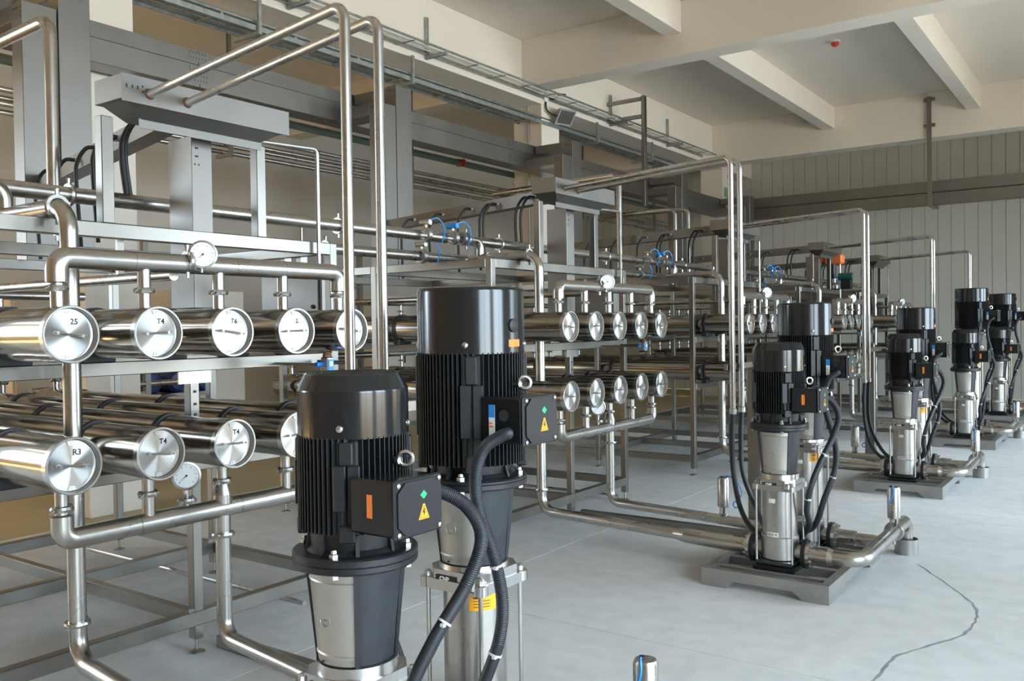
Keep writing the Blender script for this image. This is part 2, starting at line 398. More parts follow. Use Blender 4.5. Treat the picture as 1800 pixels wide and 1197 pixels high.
def manifold(row):
    up = row == 'upper'; z = 1.83 if up else 0.78; x = -0.10; sg = -1 if up else 1
    zv = ZU+0.085 if up else ZL-0.085; zc = 1.715 if up else 0.898
    t = Thing('manifold', ('arched steel manifold pipe over the upper vessels of {u}' if up else 'U-shaped steel manifold pipe under the lower vessels of {u}'), 'pipe', (x, 2*VP, min(z, zv)), 'vessel manifolds')
    R = 0.040; pth = fillet([(x, 0, z+sg*0.092), (x, 0, z), (x, 4*VP, z), (x, 4*VP, z+sg*0.092)], 0.18, 10)
    t.part('header', MB().tube(pth, R, 20), 'steel_pipe')
    for i in range(5):
        y = i*VP; zt = z+sg*(0.091 if i in (0, 4) else 0.02); r0 = R if i in (0, 4) else 0.026
        if not up and i == 2: r0 = R
        mid = zc-sg*0.012
        mb = MB()
        if r0 > 0.03: mb.cyl((x, y, zt), (x, y, zt+(mid-zt)*0.45), r0, 18, r1=r0 if i == 2 else 0.026).cyl((x, y, zt+(mid-zt)*0.45), (x, y, mid), r0 if i == 2 else 0.026, 18, r1=0.026)
        else: mb.cyl((x, y, zt), (x, y, mid), 0.026, 18)
        t.part('branch', mb, 'steel_pipe')
        t.part('clamp', ring_clamp(MB(), (x, y, zc), 'Z', 0.025), 'steel_bright')
        t.part('nozzle', MB().cyl((x, y, zc+sg*0.012), (x, y, zv), 0.0245, 18), 'steel_pipe')
    for yy in (0.30, 0.78, 1.05): t.part('weld_seam', MB().lathe([(R, -0.0015), (R+0.0006, -0.001), (R+0.0006, 0.001), (R, 0.0015)], (x, yy, z), 'Y', 20, close=True), 'steel_tube')
    return t
def rear_manifold(row):
    z = 1.80 if row == 'upper' else 1.30; x = -2.86; zv = (ZU if row == 'upper' else ZL)+0.09
    t = Thing('rear_manifold', 'steel collecting pipe on rear ends of the %s vessels, {u}' % row, 'pipe', (x, 2*VP, zv), 'rear manifolds')
    t.part('header', MB().tube([(x, -0.1, z), (x, 1.6, z)], 0.03, 14), 'steel_pipe')
    for i in range(5):
        y = i*VP; t.part('branch', MB().cyl((x, y, zv), (x, y, z), 0.019, 12), 'steel_pipe')
        t.part('clamp', ring_clamp(MB(), (x, y, (z+zv)/2), 'Z', 0.019), 'steel_bright')
    return t
def gauge(row):
    up = row == 'upper'
    y, z, x = (0.585, 1.87, -0.045) if up else (0.523, 0.945, -0.10)
    zp = 1.83 if up else 0.78
    t = Thing('pressure_gauge', 'round white-dial pressure gauge on the %s manifold of {u}' % row, 'gauge', (x, y, z-0.06), 'pressure gauges')
    n = Vector((0.86, -0.51, 0.0)); 
    def orient(mb): 
        m = Matrix.Translation((x, y, z)) @ n.to_track_quat('X', 'Z').to_matrix().to_4x4(); return mb.xf(m)
    R = 0.056
    t.part('case', orient(MB().lathe([(0, -0.04), (R-0.006, -0.04), (R-0.002, -0.034), (R, 0.0), (R+0.003, 0.002), (R+0.003, 0.010), (R-0.004, 0.012), (R-0.006, 0.006), (0, 0.006)], (0, 0, 0), 'X', 32)), 'steel_pipe')
    d = t.part('dial', orient(MB().lathe([(0, 0.0062), (R-0.006, 0.0062), (R-0.006, 0.0070), (0, 0.0070)], (0, 0, 0), 'X', 28)), 'dial_white')
    mk = MB()
    for k in range(11):
        a = math.radians(225-27*k); c, s_ = math.cos(a), math.sin(a); r0, r1 = (0.034, 0.043) if k % 2 == 0 else (0.038, 0.043)
        w = 0.0009; mk.add([(0.0074, r0*c-w*s_, r0*s_+w*c), (0.0074, r1*c-w*s_, r1*s_+w*c), (0.0074, r1*c+w*s_, r1*s_-w*c), (0.0074, r0*c+w*s_, r0*s_-w*c)], [(0, 1, 2, 3)])
    mk2 = MB(); mk2.add([Vector((p.x, p.y, p.z)) for p in mk.v], mk.f)
    t.part('scale', orient(mk2), 'ink', d)
    a = math.radians(222); c, s_ = math.cos(a), math.sin(a)
    nd = MB().prism([(-0.006*c-0.002*s_, -0.006*s_+0.002*c), (0.038*c, 0.038*s_), (-0.006*c+0.002*s_, -0.006*s_-0.002*c)], 0.0076, 0.0084, 'X')
    nd.lathe([(0.0045, 0.0076), (0.0045, 0.0095)], (0, 0, 0), 'X', 10)
    t.part('needle', orient(nd), 'ink', d)
    if up:
        t.part('stem', MB().tube(fillet([(x-0.01, y, z-0.05), (x-0.01, y, z-0.075)], 0.01), 0.007, 10).tube([(x-0.03, y-0.01, z), (-0.095, y-0.05, zp+0.03)], 0.012, 10), 'steel_cast')
        t.part('clamp', ring_clamp(MB(), (-0.085, y-0.045, zp+0.01), 'Y', 0.03), 'steel_bright')
    else:
        t.part('stem', MB().cyl((x, y, z-0.05), (x, y, zp+0.035), 0.0085, 10).lathe([(0.013, z-0.075), (0.013, z-0.06)], (x, y, 0), 'Z', 6), 'steel_cast')
        t.part('clamp', ring_clamp(MB(), (x, y, zp+0.062), 'Z', 0.022), 'steel_bright')
    return t
RX, RY = -0.395, 0.205
PX, PYS, PYB = 1.42, 0.012, 0.53
def risers():
    t = Thing('riser_pipe', 'tall steel riser bending from the overhead header down to pump, {u}', 'pipe', (RX, RY, 0.20), 'riser pipes')
    pth = fillet([(-1.02, RY, 2.07), (RX, RY, 2.07), (RX, RY, 0.205), (0.72, RY+(PYS-RY)*0.6836, 0.205)], 0.11, 10)
    t.part('pipe', MB().tube(pth, 0.036, 20), 'steel_pipe')
    t.part('suction_spool', MB().tube([(0.72, RY+(PYS-RY)*0.6836, 0.205), (0.80, RY+(PYS-RY)*0.7327, 0.205)], 0.036, 20, r1=0.048).tube([(0.80, RY+(PYS-RY)*0.7327, 0.205), (1.236, PYS, 0.205)], 0.048, 20), 'steel_pipe')
    t.part('clamp', ring_clamp(MB(), (RX, RY, 0.36), 'Z', 0.035), 'steel_bright')
    t.part('clamp', ring_clamp(MB(), (-0.48, RY, 2.07), 'X', 0.036), 'steel_bright')
    t = Thing('feed_pipe', 'steel pipe dropping from the lower manifold then along floor, {u}', 'pipe', (-0.1, 2*VP, 0.19), 'feed pipes')
    pth = fillet([(-0.10, 2*VP, 0.75), (-0.10, 2*VP, 0.215), (0.60, 0.60, 0.215), (1.236, PYB, 0.205)], 0.085, 8)
    t.part('pipe', MB().tube(pth, 0.033, 20), 'steel_pipe')
    t.part('clamp', ring_clamp(MB(), (-0.10, 2*VP, 0.665), 'Z', 0.033), 'steel_bright')
def valve(x, y, z, kind, ztop):
    lab = {'feed': 'steel pneumatic valve with blue air tube on feed pipe, {u}', 'out': 'steel cylinder valve on pump outlet pipe, {u}'}[kind]
    t = Thing('actuated_valve', lab, 'valve', (x, y, z), 'pneumatic valves')
    b = MB().lathe([(0.030, -0.03), (0.042, -0.028), (0.042, -0.016), (0.034, -0.012), (0.034, 0.012), (0.042, 0.016), (0.042, 0.028), (0.030, 0.03)], (x, y, z), 'X' if kind == 'feed' else 'Y', 20, close=True)
    t.part('body', b, 'steel_cast')
    zb = z+0.085
    t.part('yoke', MB().box((x-0.022, y-0.02, z+0.03), (x-0.012, y+0.02, zb), 0.002).box((x+0.012, y-0.02, z+0.03), (x+0.022, y+0.02, zb), 0.002).cyl((x, y, z+0.02), (x, y, zb), 0.008, 8), 'steel_cast')
    a = t.part('actuator', MB().lathe([(0.0, zb), (0.036, zb), (0.040, zb+0.004), (0.040, ztop-0.012), (0.034, ztop), (0, ztop)], (x, y, 0), 'Z', 24), 'steel_pipe')
    t.part('indicator', MB().lathe([(0.010, ztop), (0.010, ztop+0.008), (0.0, ztop+0.010)], (x-0.012, y, 0), 'Z', 10), 'rubber', a)
    if kind == 'feed':
        p = smooth_path([(x+0.0, y, ztop+0.004), (x+0.05, y-0.01, ztop+0.012), (x+0.10, y, ztop-0.03), (x+0.125, y+0.01, ztop-0.09), (x+0.11, y, ztop-0.14), (x+0.07, y, ztop-0.17), (x+0.075, y+0.01, ztop-0.20), (x+0.10, y, ztop-0.19), (x+0.09, y, ztop-0.155)], 5)
    else:
        p = smooth_path([(x-0.01, y-0.01, ztop+0.004), (x+0.0, y-0.035, ztop+0.010), (x+0.005, y-0.044, ztop-0.03), (x-0.015, y-0.046, ztop-0.10)], 5)
    t.part('air_tube', MB().tube(p, 0.0042, 8), 'blue_tube', label='blue plastic air tube')
def skid():
    t = Thing('pump_skid', 'low welded steel skid under the two pumps of {u}', 'skid', (1.4, 0.35, 0), 'pump skids')
    x0, x1, y0, y1 = 1.03, 1.77, -0.234, 0.94; zt = 0.105
    def notched(a, b):                       # side beam with short feet
        q = (b-a)*0.2
        return [(a, 0), (a+q, 0), (a+q+0.05, 0.045), (b-q-0.05, 0.045), (b-q, 0), (b, 0), (b, zt), (a, zt)]
    t.part('side_beam', MB().prism(notched(x0, x1), y0, y0+0.05, 'Y'), 'steel_matte')
    t.part('side_beam', MB().prism(notched(x0, x1), y1-0.05, y1, 'Y'), 'steel_matte')
    t.part('end_beam', MB().prism(notched(y0+0.05, y1-0.05), x0, x0+0.05, 'X'), 'steel_matte')
    t.part('end_beam', MB().prism(notched(y0+0.05, y1-0.05), x1-0.05, x1, 'X'), 'steel_matte')
    for y in (-0.10, 0.12, 0.28, 0.42, 0.64, 0.78):
        bar(t, 'cross_bar', (x0+0.05, y-0.02, 0.055), (x1-0.05, y+0.02, zt), 'steel_matte')
def outlet():
    t = Thing('outlet_pipe', 'steel pump outlet pipe bending into a floor sleeve beside {u}', 'pipe', (1.92, 1.13, 0), 'pump outlet pipes')
    z = 0.205; pth = fillet([(1.70, PYS, z), (1.885, PYS, z), (1.885, 1.16, z+0.02), (1.885, 1.16, 0.02)], 0.085, 8)
    t.part('pipe', MB().tube(pth, 0.042, 20), 'steel_pipe')
    t.part('inlet_reducer', MB().cyl((1.60, PYS, z), (1.70, PYS, z), 0.052, 20).cyl((1.70, PYS, z), (1.73, PYS, z), 0.052, 20, r1=0.042), 'steel_pipe')
    t.part('side_branch', MB().cyl((1.60, PYB, z), (1.72, PYB, z), 0.048, 18).cyl((1.72, PYB, z), (1.88, PYB, z), 0.036, 18), 'steel_pipe')
    t.part('clamp', ring_clamp(MB(), (1.885, 0.80, z+0.012), 'Y', 0.044, 0.03), 'steel_bright')
    t.part('floor_sleeve', MB().lathe([(0.075, 0), (0.075, 0.10), (0.069, 0.10), (0.069, 0.004)], (1.885, 1.16, 0), 'Z', 24, close=True), 'steel_matte')
def conduits():
    for i, (yb, y) in enumerate(((0.58, 0.44), (0.77, 0.60))):
        t = Thing('cable_conduit', 'thin steel conduit from wiring trough, %s of the pair, {u}' % ('nearer' if i == 0 else 'farther'), 'conduit', (0.97, y, 0.95), 'overhead conduits')
        pth = fillet([(-0.40, yb, 2.595), (0.97, y, 2.645), (0.97, y, 0.95)], 0.055, 8)
        t.part('pipe', MB().tube(pth, 0.0185, 16), 'steel_pipe')
        t.part('end_fitting', MB().lathe([(0.0185, 0.95), (0.024, 0.952), (0.024, 0.985), (0.0185, 0.99)], (0.97, y, 0), 'Z', 14, close=True), 'steel_cast')
        t.part('weld_mark', MB().lathe([(0.0186, -0.398), (0.026, -0.399), (0.0186, -0.380)], (0, yb, 2.596), 'X', 14, close=True), 'rust')
        ends = [(0.97, y, 0.97), (0.965, y-0.01, 0.78), (0.98, y-0.02, 0.55), (1.06, y-0.02 if i else y-0.10, 0.34), (1.22, PYB-0.17 if i else PYS+0.17, 0.25), (1.40, PYB-0.15 if i else PYS+0.17, 0.235)]
        h = single('flexible_hose', MB().tube(smooth_path(ends, 8), 0.0165, 12), 'hose_black', 'black flexible hose looping from %s conduit to pump, {u}' % ('nearer' if i == 0 else 'farther'), 'hose', (0.97, y, 0.25), 'black cable hoses')
    t = Thing('conduit_post', 'square steel post bracing the conduits beside the pumps of {u}', 'post', (0.9, 1.22, 0), 'conduit posts')
    t.part('post', MB().box((0.79, 1.18, 0), (0.89, 1.26, 1.32), 0.003), 'steel_tube')
    t.part('arm', MB().box((0.925, 0.40, 1.24), (0.95, 1.25, 1.28), 0.002).box((0.888, 1.20, 1.24), (0.926, 1.25, 1.28)), 'steel_tube')
    t.part('base_plate', MB().box((0.75, 1.14, 0), (0.93, 1.30, 0.008)), 'steel_tube')
    t = Thing('pressure_transmitter', 'small blue-labelled pressure transmitter under the upper vessels of {u}', 'transmitter', (-0.15, 1.365, 1.335), 'pressure transmitters')
    t.part('body', MB().box((-0.175, 1.343, 1.335), (-0.125, 1.388, 1.41), 0.004), 'steel_cast')
    t.part('label_plate', MB().box((-0.125, 1.348, 1.345), (-0.122, 1.383, 1.40)), 'blue_tube'); t.part('print', MB().box((-0.122, 1.356, 1.365), (-0.121, 1.375, 1.39)), 'white_label')
    t.part('collar', MB().lathe([(0.022, 1.41), (0.022, 1.425), (0.018, 1.427), (0.018, 1.436)], (-0.15, 1.365, 0), 'Z', 14), 'rust')
    t.part('knob', MB().cyl((-0.17, 1.343, 1.375), (-0.17, 1.31, 1.375), 0.012, 10), 'blue_tube')
    t.part('cable', MB().tube(smooth_path([(-0.15, 1.386, 1.38), (-0.15, 1.45, 1.378), (-0.2, 1.56, 1.375), (-0.5, 1.62, 1.375)], 5), 0.008, 8), 'rubber')
    t.part('bracket', MB().box((-0.54, 1.355, 1.365), (-0.17, 1.37, 1.38)), 'steel_tube')
def trough():
    t = Thing('wiring_trough', 'folded steel wiring trough on top of {u}', 'cable trough', (-0.5, 0.9, 2.5), 'wiring troughs')
    ya, yb = 0.45, 1.36
    t.part('box', MB().box((-0.615, ya, 2.555), (-0.40, yb, 2.662), 0.002), 'steel_duct')
    t.part('front_lip', MB().box((-0.401, ya, 2.545), (-0.397, yb, 2.664)), 'steel_duct')
    # hopper bottom
    mb = MB(); a = [(-0.41, ya+0.02, 2.557), (-0.41, yb-0.02, 2.557), (-0.60, yb-0.02, 2.557), (-0.60, ya+0.02, 2.557)]
    b = [(-0.475, ya+0.14, 2.50), (-0.475, yb-0.12, 2.50), (-0.60, yb-0.12, 2.50), (-0.60, ya+0.14, 2.50)]
    mb.add(a+b, [(0, 1, 5, 4), (1, 2, 6, 5), (2, 3, 7, 6), (3, 0, 4, 7), (4, 5, 6, 7), (3, 2, 1, 0)]); t.part('hopper', mb, 'steel_duct')
    for k, y in enumerate((0.472, 0.499, 0.524)): t.part('slot', MB().box((-0.3972, y-0.0035, 2.605), (-0.3962, y+0.0035, 2.621)), 'ink')
    for zz in (2.618, 2.594): t.part('slot', MB().box((-0.3972, 0.543, zz), (-0.3962, 0.551, zz+0.008)), 'ink')
    t.part('drop_duct', MB().box((-0.79, 0.925, 1.662), (-0.60, 1.04, 2.50), 0.002), 'steel_duct')
    for ya_, yb_, zz in ((0.945, 0.962, 2.44), (0.945, 0.962, 2.40), (0.94, 0.946, 2.36), (0.962, 0.968, 2.36)): t.part('slot', MB().box((-0.601, ya_, zz), (-0.598, yb_, zz+0.008)), 'ink')
    t.part('side_conduit', MB().tube(fillet([(-0.52, 1.22, 2.515), (-0.50, 1.64, 2.53), (-0.50, 1.64, 1.9)], 0.03), 0.011, 10), 'steel_pipe')
    t.part('bottom_lip', MB().box((-0.486, ya+0.13, 2.462), (-0.480, yb-0.11, 2.503)), 'steel_duct')
    # trunk running back from the trough
    p0 = Vector((-0.62, 0.90, 2.61)); p1 = Vector((-3.05, 1.44, 2.585)); d = (p1-p0).normalized(); s = Vector((-d.y, d.x, 0)).normalized()*0.055; h = Vector((0, 0, 0.05))
    mb = MB().add([p0-s-h, p0+s-h, p0+s+h, p0-s+h, p1-s-h, p1+s-h, p1+s+h, p1-s+h], [(0, 1, 2, 3), (7, 6, 5, 4), (0, 4, 5, 1), (1, 5, 6, 2), (2, 6, 7, 3), (3, 7, 4, 0)])
    t.part('trunk', mb, 'steel_duct')
    side = Vector((d.y, -d.x, 0)); side = -s.normalized() if s.y > 0 else s.normalized()
    for k, f in enumerate((0.10, 0.125, 0.29, 0.31, 0.43, 0.60, 0.78)):
        c = p0+(p1-p0)*f+side*0.055
        t.part('gland', MB().cyl(c, c+side*0.022, 0.013, 10), 'white_label')
        drop = 0.37 if k < 2 else 0.56+0.05*math.sin(k*2.1)
        pth = smooth_path([c+side*0.02, c+side*0.07+Vector((-0.02, 0, -0.005)), c+side*0.105+Vector((-0.05, 0, -0.09)), c+side*0.10+Vector((-0.07, 0, -0.2)), c+side*0.07+Vector((-0.09, 0, -drop))], 6)
        single('cable', MB().tube(pth, 0.0115, 10), 'hose_black', 'black cable arching from wiring trunk, %s from its front end, {u}' % ['first', 'second', 'third', 'fourth', 'fifth', 'sixth', 'seventh'][k], 'cable', tuple(pth[-1]), 'cables from the wiring trunks')
    # riser ducts behind
    for nm, y0, y1, zt in (('nearer', 1.29, 1.53, 3.81), ('farther', 1.54, 1.77, 4.03)):
        t = Thing('riser_duct', 'upright grey cable duct, %s of the pair, behind {u}' % nm, 'cable duct', (-3.07, (y0+y1)/2, 2.0), 'upright cable ducts')
        t.part('upright', MB().box((-3.14, y0, 2.0), (-3.0, y1, zt), 0.003), 'steel_duct')
        t.part('branch', MB().box((-3.60, y0, zt-0.12), (-3.14, y1, zt-0.01), 0.002), 'steel_duct')
        mb = MB()
        for q in range(4): mb.box((-3.06-0.02*q, y0-0.0012, zt-0.05), (-3.05-0.02*q, y0+0.001, zt-0.04))
        for q in range(3): mb.box((-3.02, y0-0.0012, zt-0.05-0.03*q), (-3.012, y0+0.001, zt-0.04-0.03*q))
        t.part('slot', mb, 'ink')
def branches():                                # header tie-in with its butterfly valves
    t = Thing('header_branch', 'steel elbow branch joining the overhead headers to the riser, {u}', 'pipe', (-0.93, RY, 2.06), 'header branches')
    t.part('elbow', MB().tube(fillet([(-0.93, RY-0.16, 2.205), (-0.93, RY, 2.205), (-0.93, RY, 2.06)], 0.08, 8), 0.034, 18), 'steel_pipe')
    t.part('clamp', ring_clamp(MB(), (-0.93, RY-0.17, 2.205), 'Y', 0.036, 0.03), 'steel_bright')
    t.part('flange', MB().lathe([(0.036, RY-0.24), (0.050, RY-0.235), (0.050, RY-0.21), (0.036, RY-0.205)], (-0.93, 0, 2.205), 'Y', 20, close=True), 'steel_cast')
    for k, (y, zz) in enumerate(((-0.12, 2.205), (-0.42, 2.205), (-0.30, 2.07))):
        v = Thing('butterfly_valve', 'small butterfly valve on %s header before the riser, %s, {u}' % ('lower' if k == 2 else 'upper', ['by the elbow', 'by the bracket', 'by the frame'][k]), 'valve', (-0.93 if k < 2 else -1.08, y, zz), 'header valves')
        x = v.base.x
        v.part('body', MB().lathe([(0.035, y-0.02), (0.052, y-0.018), (0.052, y+0.018), (0.035, y+0.02)], (x, 0, zz), 'Y', 18, close=True), 'steel_cast')
        v.part('stem', MB().cyl((x, y, zz+0.04), (x, y, zz+0.075), 0.012, 10), 'steel_cast')
        v.part('actuator', MB().cyl((x+0.045, y, zz+0.085), (x-0.045, y, zz+0.085), 0.02, 12), 'steel_pipe' if k else 'blue_tube')
        v.part('air_tube', MB().tube(smooth_path([(x+0.04, y, zz+0.10), (x+0.075, y+0.05, zz+0.11), (x+0.09, y+0.10, zz+0.04), (x+0.05, y+0.12, zz-0.05)], 5), 0.005, 6), 'blue_tube')
    t = Thing('cross_pipe', 'long steel pipe crossing above the upper vessels of {u}', 'pipe', (-1.5, 0.55, 1.79), 'crossing pipes')
    t.part('pipe', MB().tube([(-2.9, 0.55, 1.79), (-0.20, 0.55, 1.79)], 0.024, 14), 'steel_pipe')
    t.part('hanger', MB().box((-0.62, 0.535, 1.81), (-0.60, 0.565, 1.97)), 'steel_tube')
    t = Thing('control_cabinet', 'brushed steel control cabinet hanging at the far end of {u}', 'cabinet', (-0.9, 1.9, 1.45), 'control cabinets')
    t.part('body', MB().box((-1.19, 1.80, 1.45), (-0.66, 2.0, 1.90), 0.004), 'steel_duct')
    t.part('door', MB().box((-1.17, 1.788, 1.47), (-0.68, 1.80, 1.88), 0.003), 'steel_duct')
    t.part('lock', MB().cyl((-0.72, 1.78, 1.68), (-0.72, 1.79, 1.68), 0.012, 10), 'ink')
    t.part('bracket', MB().box((-1.0, 1.79, 1.90), (-0.96, 1.84, 1.98)), 'steel_tube'); t.part('bracket', MB().box((-0.86, 1.79, 1.90), (-0.82, 1.84, 1.98)), 'steel_tube')

def pump(kind, tall=False):
    big = kind == 'big'; y0 = PYB if big else PYS; x0 = PX; zb = 0.105
    lab = {'big': 'taller upright multistage pump with black motor, {u}', 'small': 'shorter upright multistage pump with black motor, {u}'}[kind]
    t = Thing('vertical_pump', lab, 'pump', (x0, y0, zb), 'vertical pumps')
    if not big: Z = dict(top=1.432, bev=1.392, cov=1.268, body=1.020, fl1=0.965, fl0=0.925, lan=0.655, head=0.575)
    elif not tall: Z = dict(top=1.672, bev=1.664, cov=1.468, body=1.125, fl1=1.085, fl0=1.055, lan=0.800, head=0.735)
    else: Z = dict(top=1.95, bev=1.94, cov=1.78, body=1.44, fl1=1.40, fl0=1.37, lan=1.10, head=1.03)
    R = 0.148 if not big else (0.169 if not tall else 0.19); C = (x0, y0, 0)
    t.part('base_plate', MB().box((x0-0.125, y0-0.125, zb), (x0+0.125, y0+0.125, zb+0.035), 0.008).box((x0-0.11, y0-0.135, zb+0.035), (x0+0.11, y0+0.135, zb+0.06), 0.010), 'black_paint')
    # volute with flanged ports to both sides
    v = t.part('volute', MB().lathe([(0.10, zb+0.055), (0.108, zb+0.065), (0.108, zb+0.19), (0.102, zb+0.197)], C, 'Z', 36), 'steel_cast')
    zp = zb+0.10
    for sg in (-1, 1):
        t.part('port', MB().cyl((x0+sg*0.07, y0, zp), (x0+sg*0.15, y0, zp), 0.045, 20), 'steel_cast', v)
        f = MB().lathe([(0.045, 0.142), (0.085, 0.142), (0.085, 0.165), (0.045, 0.165)], (0, 0, 0), 'X', 28, close=True)
        if sg < 0: f.xf(Matrix.Rotation(PI, 4, 'Z'))
        f.xf(Matrix.Translation((x0, y0, zp))); t.part('flange', f, 'black_cast', v)
        g = MB().lathe([(0.045, 0.166), (0.080, 0.166), (0.080, 0.186), (0.045, 0.186)], (0, 0, 0), 'X', 28, close=True)
        for k in range(8):
            a = PI/8+k*PI/4; g.cyl((0.137, 0.067*math.cos(a), 0.067*math.sin(a)), (0.20, 0.067*math.cos(a), 0.067*math.sin(a)), 0.007, 6)
        if sg < 0: g.xf(Matrix.Rotation(PI, 4, 'Z'))
        g.xf(Matrix.Translation((x0, y0, zp))); t.part('mating_flange', g, 'steel_bright', v)
    t.part('sleeve', MB().lathe([(0.1, zb+0.19), (0.1, Z['head']+0.004)], C, 'Z', 40), 'steel_pipe')
    # pump head and stay bolts
    h = MB().prism([(x0+a_, y0+b_) for a_, b_ in ((-0.122, -0.092), (-0.092, -0.122), (0.092, -0.122), (0.122, -0.092), (0.122, 0.092), (0.092, 0.122), (-0.092, 0.122), (-0.122, 0.092))], Z['head'], Z['head']+0.032, 'Z')
    h.prism([(x0+a_, y0+b_) for a_, b_ in ((-0.116, -0.07), (-0.07, -0.116), (0.07, -0.116), (0.116, -0.07), (0.116, 0.07), (0.07, 0.116), (-0.07, 0.116), (-0.116, 0.07))], Z['head']+0.032, Z['head']+0.062, 'Z')
    h.lathe([(0.113, Z['head']+0.06), (0.110, Z['lan']+0.012)], C, 'Z', 36)
    for sx in (-1, 1):
        for sy in (-1, 1): h.lathe([(0.024, Z['head']+0.002), (0.024, Z['head']+0.032), (0.019, Z['head']+0.034)], (x0+sx*0.104, y0+sy*0.104, 0), 'Z', 12)
    hd = t.part('pump_head', h, 'steel_bright')
    t.part('vent_plug', MB().box((x0+0.06, y0-0.132, Z['head']+0.012), (x0+0.10, y0-0.10, Z['head']+0.05), 0.006).cyl((x0+0.079, y0-0.12, Z['head']+0.03), (x0+0.085, y0-0.145, Z['head']+0.03), 0.010, 6), 'steel_bright', hd)
    for sx in (-1, 1):
        for sy in (-1, 1):
            t.part('stay_bolt', MB().cyl((x0+sx*0.104, y0+sy*0.104, zb+0.05), (x0+sx*0.104, y0+sy*0.104, Z['head']+0.05), 0.0068, 10).lathe([(0.012, Z['head']+0.034), (0.012, Z['head']+0.047), (0.008, Z['head']+0.052)], (x0+sx*0.104, y0+sy*0.104, 0), 'Z', 6), 'steel_pipe')
    # nameplate on the head and type label low on the sleeve
    npz = Z['head']+0.035
    npb = t.part('nameplate', MB().box((x0-0.06, y0-0.1205, npz-0.011), (x0+0.02, y0-0.117, npz+0.011)), 'ink')
    t.part('lettering', text_mb('CNP', 0.019, (x0-0.024, y0-0.1207, npz+0.001), (1, 0, 0), (0, 0, 1), bold=0.0009).box((x0-0.005, y0-0.1210, npz-0.008), (x0+0.016, y0-0.1205, npz-0.005)), 'white_label', npb)
    def curved(r, a0, a1, z0, z1, th=0.0008): return MB().lathe([(r, z0), (r+th, z0), (r+th, z1), (r, z1)], C, 'Z', 10, a0, a1, close=True)
    lb = t.part('type_label', curved(0.1004, math.radians(-118), math.radians(-76), zb+0.197, zb+0.223), 'white_label')
    tm = text_mb('CDLF 42', 0.017, (0, 0, 0), (1, 0, 0), (0, 0, 1), bold=0.0004)
    am = math.radians(-97)
    tm.v = [C_ for C_ in [Vector((x0+0.1018*math.cos(am+p.x/0.1), y0+0.1018*math.sin(am+p.x/0.1), zb+0.210+p.z)) for p in tm.v]]
    t.part('lettering', tm, 'ink', lb)
    t.part('small_label', curved(0.1004, math.radians(-108), math.radians(-86), Z['head']-0.075, Z['head']-0.05), 'white_label')
    if big:
        w = t.part('warning_sticker', curved(0.1004, math.radians(-62), math.radians(-12), Z['head']-0.06, Z['head']-0.008), 'sign_orange')
        mk = MB()
        for q in range(4): mk.join(curved(0.1013, math.radians(-54), math.radians(-54+(14 if q == 0 else 30)), Z['head']-0.022-q*0.009, Z['head']-0.020-q*0.009+(0.003 if q == 0 else 0)))
        t.part('print', mk, 'ink', w)
    # lantern: black casting with two sheet guards
    zl0, zl1 = Z['lan'], Z['fl0']; ra, rb = 0.098, 0.122
    ln = t.part('lantern', MB().lathe([(ra+0.004, zl0), (ra+0.006, zl0+0.012), (ra, zl0+0.014), (rb, zl1)], C, 'Z', 36), 'black_lantern')
    for sg, nm in ((-1, 'front'), (1, 'rear')):
        am = sg*PI/2; ga, gb = am-0.80, am+0.80; r0 = lambda z: ra+(rb-ra)*(z-zl0)/(zl1-zl0)
        zs = [zl0+0.016, zl0+0.030, zl0+0.034, zl0+0.040, zl0+0.044, zl1-0.040, zl1-0.034, zl1-0.030, zl1-0.012]
        bp = [0.004, 0.004, 0.0065, 0.0065, 0.004, 0.004, 0.0065, 0.004, 0.004]
        pr = [(r0(z)+b, z) for z, b in zip(zs, bp)]+[(r0(zs[-1]), zs[-1]), (r0(zs[0]), zs[0])]
        gd = t.part('coupling_guard', MB().lathe(pr, C, 'Z', 24, ga, gb, close=True), 'guard_metal')
        if sg < 0:
            zm = (zl0+zl1)/2; rm = r0(zm)+0.005; am2 = -PI/2
            em = MB(); pts = [Vector((x0+rm*math.cos(am2+0.16*math.cos(a)), y0+rm*math.sin(am2+0.16*math.cos(a)), zm+0.017*math.sin(a))) for a in [2*PI*k/20 for k in range(20)]]
            em.tube(pts, 0.0011, 6, closed=True); pts = [Vector((x0+(rm+0.001)*math.cos(am2+q), y0+(rm+0.001)*math.sin(am2+q), zm)) for q in (-0.07, 0, 0.07)]; em.tube(pts, 0.0011, 6)
            t.part('embossed_ring', em, 'guard_metal', gd)
            t.part('drain_hole', MB().lathe([(0.0035, 0), (0.0035, 0.003)], (x0-0.02, y0-ra-0.0085, zl0+0.022), 'Y', 8), 'ink', gd)
    for sx in (-1, 1):                        # webs at the casting's corners
        for sy in (-1, 1):
            a = math.atan2(sy*0.70, sx*0.71); w = MB(); c, s_ = math.cos(a), math.sin(a); n = Vector((-s_, c, 0))*0.006
            q = [Vector((x0+(ra+0.002)*c, y0+(ra+0.002)*s_, zl0+0.012)), Vector((x0+(ra+0.010)*c, y0+(ra+0.010)*s_, zl0+0.012)), Vector((x0+(rb+0.012)*c, y0+(rb+0.012)*s_, zl1)), Vector((x0+(rb)*c, y0+rb*s_, zl1))]
            w.add([p-n for p in q]+[p+n for p in q], [(0, 1, 2, 3), (7, 6, 5, 4), (0, 4, 5, 1), (1, 5, 6, 2), (2, 6, 7, 3), (3, 7, 4, 0)])
            t.part('web', w, 'black_lantern', ln)
    # flange pair, bolts and end shield
    rf = 0.168 if not big else 0.172
